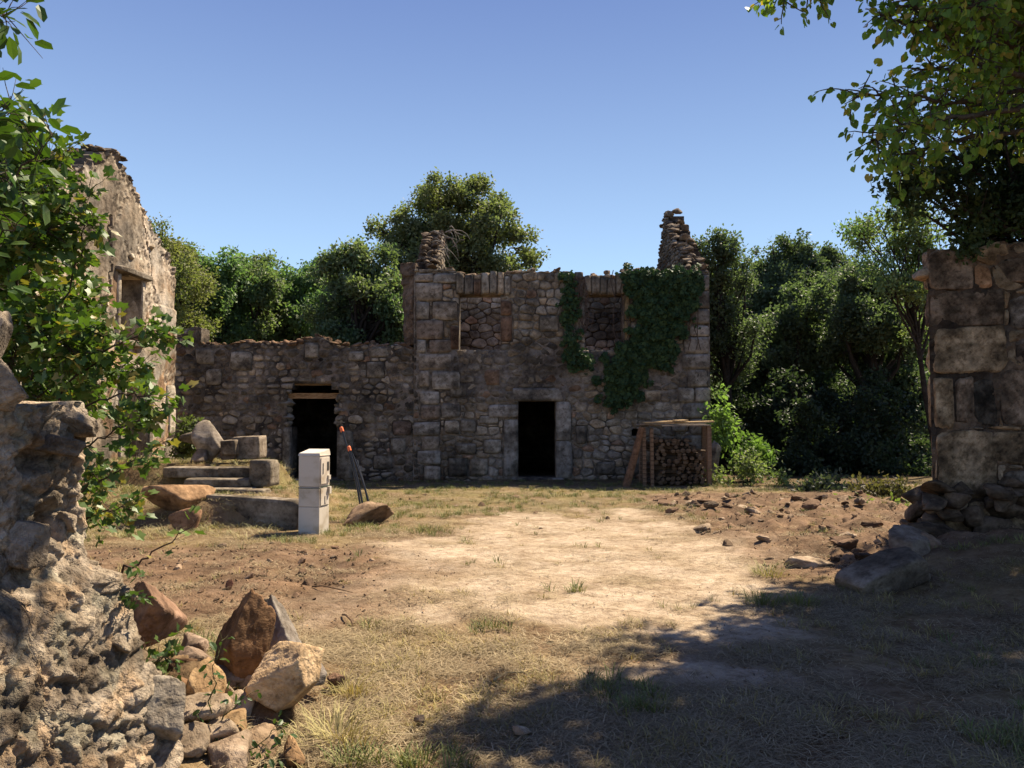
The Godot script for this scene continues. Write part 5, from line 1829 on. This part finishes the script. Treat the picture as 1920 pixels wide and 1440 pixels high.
	for k in 120:
		lumps.append([Vector3(r.randf_range(9, 21), r.randf_range(2.0, 7.6), -r.randf_range(36, 44)), r.randf_range(1.0, 1.8)])
	crown(back, lumps, large, M.far_leaf, 130, deep, g1, 121, -0.6)
	(back.get_child(0) as Node).set_meta("kind", "stuff")
	back.set_meta("kind", "stuff")
	# undergrowth beside and beyond the ruin
	var shrubs := [
		["leafy_shrub", "bright green sapling against the ruin's right corner", 21.8, [[1346, 770, 16], [1350, 805, 20], [1345, 735, 12], [1362, 830, 18], [1358, 790, 14]], g2, Color(0.2, 0.28, 0.08), small, 420],
		["leafy_shrub", "sunlit bramble mound right of the wood lean-to", 20.2, [[1362, 880, 22], [1400, 872, 18], [1395, 898, 24], [1430, 892, 20], [1360, 908, 20], [1450, 890, 12], [1470, 905, 12]], Color(0.15, 0.19, 0.07), Color(0.26, 0.27, 0.11), fine, 430],
		["leafy_shrub", "young light green shoot behind the sunlit bramble mound", 21.5, [[1405, 838, 18], [1415, 855, 20], [1398, 860, 18]], g2, Color(0.15, 0.22, 0.05), small, 600],
		["leafy_shrub", "grey-green shrub at the shaded edge of the wood", 18.5, [[1540, 925, 24], [1565, 915, 22], [1520, 930, 18]], Color(0.07, 0.085, 0.05), Color(0.1, 0.11, 0.07), fine, 600],
		["leafy_shrub", "brownish dry shrub near the right wall's left edge", 17.0, [[1640, 915, 24], [1665, 925, 22], [1620, 935, 20], [1690, 925, 20]], Color(0.14, 0.1, 0.05), Color(0.1, 0.09, 0.04), fine, 420],
		["leafy_shrub", "low yellow-green herb at the far edge of the tilled dirt", 15.5, [[1690, 962, 14], [1705, 958, 12], [1610, 948, 16], [1595, 955, 14]], Color(0.16, 0.2, 0.05), Color(0.2, 0.22, 0.07), fine, 700],
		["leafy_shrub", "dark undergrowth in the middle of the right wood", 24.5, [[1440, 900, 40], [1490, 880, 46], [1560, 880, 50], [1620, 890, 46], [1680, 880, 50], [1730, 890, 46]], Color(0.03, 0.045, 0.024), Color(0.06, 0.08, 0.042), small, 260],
		["leafy_shrub", "dusty green shrub at the gable wall's foot beside landing", 16.6, [[352, 800, 14], [348, 830, 16], [340, 845, 18], [375, 820, 12]], Color(0.09, 0.12, 0.04), Color(0.14, 0.15, 0.05), fine, 700]]
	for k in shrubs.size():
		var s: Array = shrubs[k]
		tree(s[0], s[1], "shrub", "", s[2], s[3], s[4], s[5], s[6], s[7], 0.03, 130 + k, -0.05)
	# dark tree over the right wall
	tree("shade_tree", "dark dense tree overhanging the top of the right wall", "tree", "", 9.75, [[1760, 330, 56], [1800, 290, 66], [1860, 340, 80], [1900, 290, 80], [1790, 400, 58], [1740, 400, 40], [1715, 350, 34], [1700, 300, 30], [1850, 420, 66], [1910, 410, 70], [1930, 340, 90], [1790, 445, 40], [1870, 440, 50], [1745, 440, 26], [1690, 380, 26], [1690, 320, 36], [1675, 270, 24], [1730, 260, 40], [1720, 310, 40]], Color(0.03, 0.05, 0.02), Color(0.07, 0.095, 0.03), spray(16, 0.2, 0.07, 6), 800, 0.1, 141, -0.02, 2250, false)
	tree("fringe_tree", "airy small-leaved tree showing between the wood and right wall's top", "tree", "", 23.0, [[1640, 410, 34], [1690, 400, 40], [1625, 445, 30], [1600, 430, 20], [1660, 460, 40], [1700, 470, 44], [1740, 430, 50], [1690, 520, 44], [1730, 540, 46], [1650, 510, 34], [1720, 330, 40], [1680, 345, 30], [1740, 620, 44]], g1, Color(0.2, 0.22, 0.08), fine, 300, 0.1, 142, 0.02, 1760, false)

# ---------------------------------------------------------------- linden, maple bush, weeds close by
func make_near_plants() -> void:
	var bark := Color(0.11, 0.09, 0.07)
	var lind := thing("linden_tree", "large-leaved linden reaching in from the upper right, yellow-green against the sky", "tree", Vector3(8.6, 0.1, -8.4))
	var tb := Buf.new()
	tb.tube(PackedVector3Array([Vector3(0, -0.3, 0), Vector3(0.1, 2.5, 0.1), Vector3(-0.2, 5.0, 0), Vector3(-0.5, 7.5, 0.2)]), PackedFloat32Array([0.32, 0.26, 0.21, 0.13]), 12, bark)
	put(lind, "trunk", build(tb, true), M.bark)
	var s := Vector3(8.4, 5.2, -8.3)
	var mains := [
		[s, at(1920, 140, 7.9), at(1840, 125, 7.7), at(1780, 75, 7.5), at(1735, 35, 7.3), at(1700, 0, 7.2)],
		[s, at(1900, 200, 7.9), at(1790, 190, 7.6), at(1690, 178, 7.4), at(1600, 176, 7.2)],
		[s, at(1880, 210, 7.7), at(1760, 225, 7.5), at(1680, 245, 7.3), at(1632, 262, 7.2)],
		[s, at(1950, -60, 7.8), at(1800, -70, 7.5), at(1640, -60, 7.3), at(1530, -28, 7.2), at(1450, -12, 7.1)],
		[s, at(1900, 40, 7.8), at(1780, 30, 7.5), at(1690, 45, 7.4), at(1650, 28, 7.3)],
		[s, at(1900, 250, 8.2), at(1800, 260, 8.0), at(1720, 285, 7.9), at(1680, 300, 7.8)],
		[s, at(1910, 90, 8.3), at(1850, 60, 8.1), at(1790, 130, 8.0), at(1720, 130, 7.9)],
		[s, at(1920, -20, 7.4), at(1850, 0, 7.2), at(1800, 20, 7.0)],
		[s, at(1940, 170, 8.6), at(1860, 170, 8.5), at(1750, 165, 8.4), at(1660, 205, 8.3)]]
	var ly := [Color(0.16, 0.27, 0.05), Color(0.11, 0.19, 0.04), Color(0.25, 0.35, 0.06), Color(0.32, 0.36, 0.07), Color(0.38, 0.3, 0.08)]
	leafy(lind, mains, 0.035, 0.1, 0.36, 0.07, "heart", Vector2(0.05, 0.095), ly, M.linden, 0.8, 301, 300, bark)
	# the rest of its crown, above the frame, whose shade lies on the courtyard
	var lumps := []
	for c in [[3.9, 7.5, -8.2, 1.0], [5.0, 7.3, -9.3, 1.2], [6.2, 7.0, -8.2, 1.4], [6.6, 8.0, -9.8, 1.4], [7.6, 7.0, -7.2, 1.5], [5.0, 8.4, -7.6, 1.3], [8.2, 6.6, -9.4, 1.4], [4.7, 7.7, -6.7, 1.2], [6.1, 7.4, -6.2, 1.4], [7.4, 8.6, -8.4, 1.5], [8.9, 8.0, -7.6, 1.5], [3.5, 8.3, -7.4, 0.8], [6.4, 6.6, -7.2, 1.2], [8.6, 6.4, -6.0, 1.5], [7.0, 6.8, -5.2, 1.2], [5.4, 8.9, -9.2, 1.2], [9.4, 5.6, -7.0, 1.4], [9.6, 7.2, -9.4, 1.5], [4.2, 7.0, -7.6, 0.8], [6.5, 7.5, -10.6, 1.3], [7.5, 7.0, -11.4, 1.4], [7.2, 6.4, -10.0, 1.2], [8.4, 7.2, -10.8, 1.4], [6.3, 6.9, -9.9, 1.1], [8.0, 6.2, -12.2, 1.3]]:
		lumps.append([Vector3(c[0] + (0.35 if c[0] < 5.5 else 0.0), c[1], c[2]), c[3]])
	# a bough that hangs over the camera and dapples the near wall
	var low := PackedVector3Array([Vector3(8.2, 5.6, -8.2) - lind.position, Vector3(5.0, 6.6, -6.6) - lind.position, Vector3(2.0, 6.4, -5.6) - lind.position, Vector3(0.45, 6.2, -5.5) - lind.position, Vector3(0.25, 5.3, -5.3) - lind.position])
	var lb := Buf.new()
	lb.tube(low, PackedFloat32Array([0.09, 0.07, 0.05, 0.03, 0.01]), 8, bark)
	put(lind, "bough", build(lb, true), M.bark)
	for c in [[0.3, 6.2, -5.5, 0.16], [0.1, 5.7, -5.2, 0.16], [0.02, 5.3, -5.05, 0.17], [0.4, 5.45, -5.5, 0.12], [0.06, 5.0, -5.0, 0.17], [-0.02, 4.85, -4.9, 0.16], [0.2, 5.1, -5.2, 0.12]]:
		lumps.append([Vector3(c[0], c[1], c[2]), c[3], 1.3])
	limbs(lind, Vector3(8.6, 0.1, -8.4), Vector3(8.1, 6.0, -8.2), lumps.filter(func(l): return l[1] > 0.7), 0.16, 302)
	crown(lind, lumps, spray(10, 0.3, 0.14, 8), M.linden, 210, Color(0.07, 0.11, 0.02), Color(0.12, 0.16, 0.03), 303, -0.12)
	# field maple bush
	var bush := thing("maple_bush", "leafy field maple bush growing behind the near wall at the left", "bush", Vector3(-3.7, 0.2, -5.6))
	var b0 := Vector3(-3.7, 0.2, -5.6)
	var b1 := Vector3(-3.2, 0.2, -5.3)
	var mm := [
		[b0, at(60, 700, 5.5), at(105, 480, 5.3), at(130, 330, 5.2), at(105, 235, 5.1)],
		[b0, at(130, 640, 5.3), at(185, 520, 5.2), at(210, 420, 5.1), at(215, 345, 5.1)],
		[b1, at(170, 720, 5.1), at(260, 650, 5.0), at(330, 620, 4.9), at(368, 632, 4.9)],
		[b1, at(150, 800, 5.2), at(240, 750, 5.0), at(300, 735, 4.9), at(345, 750, 4.9)],
		[b1, at(130, 880, 5.2), at(220, 830, 5.0), at(280, 800, 4.9), at(330, 790, 4.9)],
		[b1, at(130, 960, 5.2), at(220, 910, 5.0), at(290, 870, 4.9), at(335, 850, 4.9)],
		[b0, at(90, 610, 5.4), at(180, 630, 5.2), at(250, 640, 5.1)],
		[b0, at(30, 420, 5.5), at(20, 300, 5.4), at(10, 200, 5.4)],
		[b0, at(10, 600, 5.6), at(0, 480, 5.5), at(40, 380, 5.4), at(60, 300, 5.3)],
		[b0, at(50, 560, 5.9), at(80, 420, 5.8), at(150, 370, 5.7), at(165, 300, 5.6)],
		[b0, at(100, 650, 5.9), at(140, 560, 5.8), at(190, 620, 5.6), at(215, 690, 5.4)],
		[b1, at(180, 760, 5.5), at(230, 700, 5.4), at(290, 680, 5.3), at(320, 690, 5.2)],
		[b0, at(40, 640, 5.2), at(90, 600, 5.1), at(150, 640, 5.0), at(200, 660, 5.0)],
		[b0, at(50, 760, 5.4), at(120, 740, 5.3), at(180, 690, 5.2), at(240, 610, 5.1)],
		[b0, at(30, 500, 5.2), at(70, 480, 5.1), at(140, 450, 5.0), at(170, 410, 5.0)],
		[b1, at(190, 980, 5.1), at(250, 960, 5.0), at(300, 950, 4.9)],
		[b1, at(190, 860, 5.4), at(230, 900, 5.3), at(250, 950, 5.2)],
		[b0, at(20, 700, 5.9), at(60, 620, 5.9), at(110, 540, 5.8), at(130, 460, 5.7)],
		[b0, at(0, 720, 6.0), at(20, 540, 6.0), at(70, 360, 5.9), at(90, 290, 5.8)],
		[b0, at(60, 740, 6.2), at(100, 640, 6.2), at(150, 520, 6.1)],
		[b0, at(20, 660, 6.3), at(60, 520, 6.2), at(100, 400, 6.1)],
		[b0, at(0, 560, 6.3), at(30, 440, 6.2), at(60, 350, 6.1)],
		[b0, at(90, 800, 6.1), at(150, 720, 6.0), at(190, 740, 5.9)],
		[b0, at(100, 760, 6.3), at(170, 640, 6.2), at(200, 560, 6.1)]]
	var mc := [Color(0.085, 0.14, 0.032), Color(0.07, 0.115, 0.03), Color(0.11, 0.165, 0.036), Color(0.15, 0.2, 0.045), Color(0.26, 0.21, 0.06)]
	var thin := [1, 2, 3, 4, 5, 6, 11, 13, 15, 16]
	var dense := []
	var sparse := []
	for k in mm.size():
		if k in thin:
			sparse.append(mm[k].map(func(q): return q - Vector3(0.16, 0, 0)))
		else:
			dense.append(mm[k].map(func(q): return q - Vector3(0.17 * (1.0 + 0.5 * smoothstep(2.0, 3.4, q.y)), 0, 0)))
	leafy(bush, dense, 0.012, 0.035, 0.28, 0.046, "maple", Vector2(0.045, 0.085), mc, M.leaf, 0.3, 311, 150, Color(0.09, 0.07, 0.05))
	leafy(bush, sparse, 0.01, 0.07, 0.17, 0.042, "maple", Vector2(0.042, 0.078), mc, M.leaf, 0.3, 321, 150, Color(0.09, 0.07, 0.05))
	# long bare-ended shoots over the path edge
	var shoot := thing("maple_shoot", "thin almost leafless maple shoot slanting over the dirt beyond near wall", "bush", at(215, 1070, 4.9))
	leafy(shoot, [[at(215, 1075, 4.9), at(265, 1050, 4.85), at(330, 1010, 4.8), at(372, 968, 4.75)]], 0.008, 0.2, 0.12, 0.06, "maple", Vector2(0.05, 0.075), mc, M.leaf, 0.4, 312, 20, Color(0.12, 0.08, 0.06))
	# broad-leaved twigs nearer the camera
	var ash := thing("hazel_twigs", "broad smooth-edged leaves on twigs reaching in at the left edge", "bush", Vector3(-3.0, 1.4, -3.2))
	var a0 := Vector3(-3.0, 1.4, -3.2)
	leafy(ash, [[a0, at(-60, 480, 3.4), at(0, 380, 3.3), at(60, 300, 3.2), at(100, 250, 3.2)], [a0, at(-60, 300, 3.4), at(-10, 220, 3.3), at(20, 180, 3.3)], [a0, at(-70, 560, 3.4), at(-10, 460, 3.3), at(50, 400, 3.2)], [a0, at(-150, 150, 3.5), at(-60, 40, 3.4), at(5, 25, 3.3), at(12, 30, 3.3)], [a0, at(-60, 420, 3.3), at(-10, 330, 3.2), at(20, 290, 3.2)]], 0.01, 0.1, 0.2, 0.08, "oval", Vector2(0.06, 0.095), [Color(0.06, 0.11, 0.02), Color(0.05, 0.09, 0.02), Color(0.08, 0.13, 0.03)], M.leaf, 0.5, 313, 300, Color(0.1, 0.08, 0.06))
	# weeds in the rubble
	var nc := [Color(0.06, 0.1, 0.03), Color(0.05, 0.085, 0.025), Color(0.09, 0.13, 0.035)]
	var net := thing("nettle_plant", "tall green nettle-like weed growing in front of the orange block", "weed", at(388, 1420, 4.0))
	leafy(net, [[at(385, 1420, 4.0), at(395, 1330, 4.0), at(405, 1250, 4.02), at(412, 1185, 4.05)], [at(392, 1420, 4.0), at(372, 1380, 3.95), at(362, 1330, 3.95)], [at(395, 1420, 3.95), at(430, 1330, 4.0), at(470, 1300, 4.05)], [at(395, 1430, 3.9), at(470, 1400, 3.9), at(540, 1360, 3.95)], [at(440, 1430, 3.8), at(480, 1400, 3.8), at(515, 1405, 3.8)]], 0.005, 0.06, 0.09, 0.04, "oval", Vector2(0.025, 0.055), nc, M.leaf, 0.5, 314, 300, Color(0.12, 0.12, 0.05))
	var sap := thing("maple_seedling", "small green maple seedling above the dark bottle in the rubble", "weed", at(270, 1290, 4.3))
	leafy(sap, [[at(255, 1290, 4.3), at(270, 1240, 4.3), at(285, 1190, 4.3)], [at(262, 1290, 4.3), at(290, 1245, 4.25), at(318, 1205, 4.25)], [at(262, 1290, 4.3), at(300, 1240, 4.2), at(330, 1225, 4.2)]], 0.005, 0.05, 0.1, 0.04, "maple", Vector2(0.035, 0.06), nc, M.leaf, 0.3, 315, 200, Color(0.12, 0.09, 0.06))
	var sap2 := thing("wall_seedling", "tiny maple seedling sprouting from the near wall's right edge", "weed", at(232, 1140, 3.6))
	leafy(sap2, [[at(228, 1140, 3.55), at(245, 1110, 3.55), at(270, 1080, 3.6)], [at(228, 1140, 3.55), at(250, 1125, 3.5), at(268, 1118, 3.5)]], 0.003, 0.05, 0.05, 0.03, "maple", Vector2(0.025, 0.045), nc, M.leaf, 0.3, 316, 60, Color(0.12, 0.09, 0.06))

# ---------------------------------------------------------------- grass
func blades(n: int, len0: float, len1: float, spread: float, flat: float, width: float, seed_: int) -> ArrayMesh:
	var r := seeded(seed_)
	var b := Buf.new()
	for k in n:
		var a := r.randf() * TAU
		var out := Vector3(cos(a), 0, sin(a))
		var l := r.randf_range(len0, len1)
		var p0 := out.rotated(Vector3.UP, r.randf()) * spread * r.randf()
		var lean := r.randf_range(flat * 0.5, flat)
		var p1 := p0 + (out * lean + Vector3.UP * (1.0 - lean)) * l * 0.55
		var p2 := p1 + (out * minf(lean + 0.25, 1.2) + Vector3.UP * (0.7 - lean)) * l * 0.5
		p2.y = maxf(p2.y, 0.004)
		var side := out.cross(Vector3.UP) * width * 0.5
		var c := Color.WHITE * r.randf_range(0.6, 1.1)
		var v0 := b.vert(p0 - side, c * 0.9)
		var v1 := b.vert(p0 + side, c * 0.9)
		var v2 := b.vert(p1 + side * 0.8, c)
		var v3 := b.vert(p1 - side * 0.8, c)
		var v4 := b.vert(p2, c)
		b.quad(v0, v3, v2, v1)
		b.tri(v3, v4, v2)
	return build(b)

func litter(n: int, spread: float, seed_: int) -> ArrayMesh:
	var r := seeded(seed_)
	var b := Buf.new()
	for k in n:
		var a := r.randf() * TAU
		var dir := Vector3(cos(a), r.randf_range(-0.05, 0.16), sin(a))
		var l := r.randf_range(0.04, 0.16)
		var p := Vector3(r.randf_range(-1, 1) * spread, r.randf_range(0.002, 0.02), r.randf_range(-1, 1) * spread)
		var side := dir.cross(Vector3.UP).normalized() * r.randf_range(0.0011, 0.002)
		var c := Color.WHITE * r.randf_range(0.6, 1.15)
		var m := p + dir * l * 0.5 + Vector3(0, 0.008, 0) + side * r.randf_range(-6, 6)
		var e := p + dir * l
		e.y = maxf(e.y, 0.001)
		var v0 := b.vert(p - side, c)
		var v1 := b.vert(p + side, c)
		var v2 := b.vert(m + side, c)
		var v3 := b.vert(m - side, c)
		var v4 := b.vert(e, c)
		b.quad(v0, v3, v2, v1)
		b.tri(v3, v4, v2)
	return build(b)

func sow(kind: String, label: String, mesh: Mesh, count: int, seed_: int, where, pa: Color, pb: Color, s0: float, s1: float) -> void:
	var r := seeded(seed_)
	var places := []
	var tints := PackedColorArray()
	for k in count:
		var d := 3.2 + 18.5 * pow(r.randf(), 1.7)
		var x := r.randf_range(-0.68, 0.68) * (d + 0.4)
		if r.randf() > where.call(x, d):
			continue
		places.append(Transform3D(Basis(Vector3.UP, r.randf() * TAU).scaled(Vector3.ONE * r.randf_range(s0, s1)), Vector3(x, hgt(x, d), -d)))
		tints.push_back(pa.lerp(pb, r.randf()) * r.randf_range(0.75, 1.2))
	var o := scatter(self, kind, mesh, M.straw, places, tints)
	o.set_meta("label", label)
	o.set_meta("category", "grass")

func make_grass() -> void:
	var free := func(x, d): return 0.0 if (d < 4.0 and x < -1.3) or (d > 8.9 and d < 10.4 and x > 4.7) or d > 21.6 else 1.0
	var straw := func(x, d): return free.call(x, d) * clampf(0.5 + n2(x, d, 70.0) * 1.5 + n2(x, d, 210.0) * 0.9, 0.03, 1.0) * (1.0 - 0.93 * sand(x, d)) * (1.0 - 0.75 * dirt(x, d))
	sow("straw_litter", "cut dry straw lying matted over the foreground ground", litter(16, 0.1, 1), 52000, 401, straw, Color(0.47, 0.375, 0.22), Color(0.23, 0.165, 0.09), 0.8, 1.3)
	var tuft := func(x, d): return free.call(x, d) * smoothstep(-0.05, 0.4, n2(x + 3.0, d, 85.0) + 0.12) * (1.0 - sand(x, d)) * (1.0 - 0.85 * dirt(x, d)) * 0.7
	sow("dry_grass", "low tufts of dry yellow grass across the courtyard", blades(16, 0.05, 0.13, 0.04, 0.8, 0.004, 2), 15000, 402, tuft, Color(0.46, 0.36, 0.14), Color(0.3, 0.26, 0.09), 0.7, 1.4)
	var green := func(x, d): return free.call(x, d) * smoothstep(0.12, 0.4, n2(x + 40.0, d + 9.0, 60.0) + 0.25 * smoothstep(12.0, 14.0, d) - 0.34 * (1.0 - smoothstep(8.0, 11.5, d))) * (1.0 - sand(x, d)) * (1.0 - 0.9 * dirt(x, d))
	sow("green_grass", "sparse green grass tufts before the ruin and along the edges", blades(14, 0.05, 0.14, 0.05, 0.55, 0.005, 3), 22000, 403, green, Color(0.12, 0.16, 0.04), Color(0.24, 0.24, 0.08), 0.8, 1.5)
	var bank := func(x, d): return smoothstep(-3.0, -3.6, x) * (1.0 - smoothstep(17.5, 18.0, d)) * smoothstep(10.6, 11.4, d) * (0.0 if x < -7.2 or (d > 12.9 and d < 14.6 and x > -5.8) else 1.0) * 0.8
	sow("bank_grass", "long bleached grass on the bank below the stone steps", blades(14, 0.1, 0.26, 0.06, 0.75, 0.006, 4), 16000, 404, bank, Color(0.46, 0.38, 0.2), Color(0.3, 0.29, 0.12), 0.7, 1.3)
	# single big tufts
	for k in [["bleached dry grass tuft beside the flat pinkish slab", 350, 1185, 0.9, Color(0.5, 0.4, 0.18)], ["tall dry grass tuft at the bottom right of the rubble pile", 640, 1385, 1.5, Color(0.42, 0.36, 0.15)], ["dry grass tuft on the straw beside the yellowish boulder", 660, 1300, 1.0, Color(0.42, 0.35, 0.12)], ["green-yellow grass tuft by the field slab at the shade's edge", 1440, 1080, 1.3, Color(0.36, 0.33, 0.12)], ["green grass tuft on the shade's upper edge near long tilted block", 1500, 1135, 1.2, Color(0.2, 0.22, 0.06)], ["green grass tuft on the shade's upper edge, left of two", 1430, 1132, 1.2, Color(0.17, 0.2, 0.06)]]:
		var p := on_ground(k[1], k[2])
		var o := thing("grass_tuft", k[0], "grass", p)
		var b := put(o, "blades", blades(150, 0.12, 0.26, 0.13, 0.6, 0.004, 420 + int(k[1])), M.straw, Transform3D(Basis.IDENTITY.scaled(Vector3.ONE * k[3]), Vector3.ZERO))
		var mat: StandardMaterial3D = M.straw.duplicate()
		mat.albedo_color = (k[4] as Color).linear_to_srgb()
		b.material_override = mat
		b.set_meta("kind", "stuff")
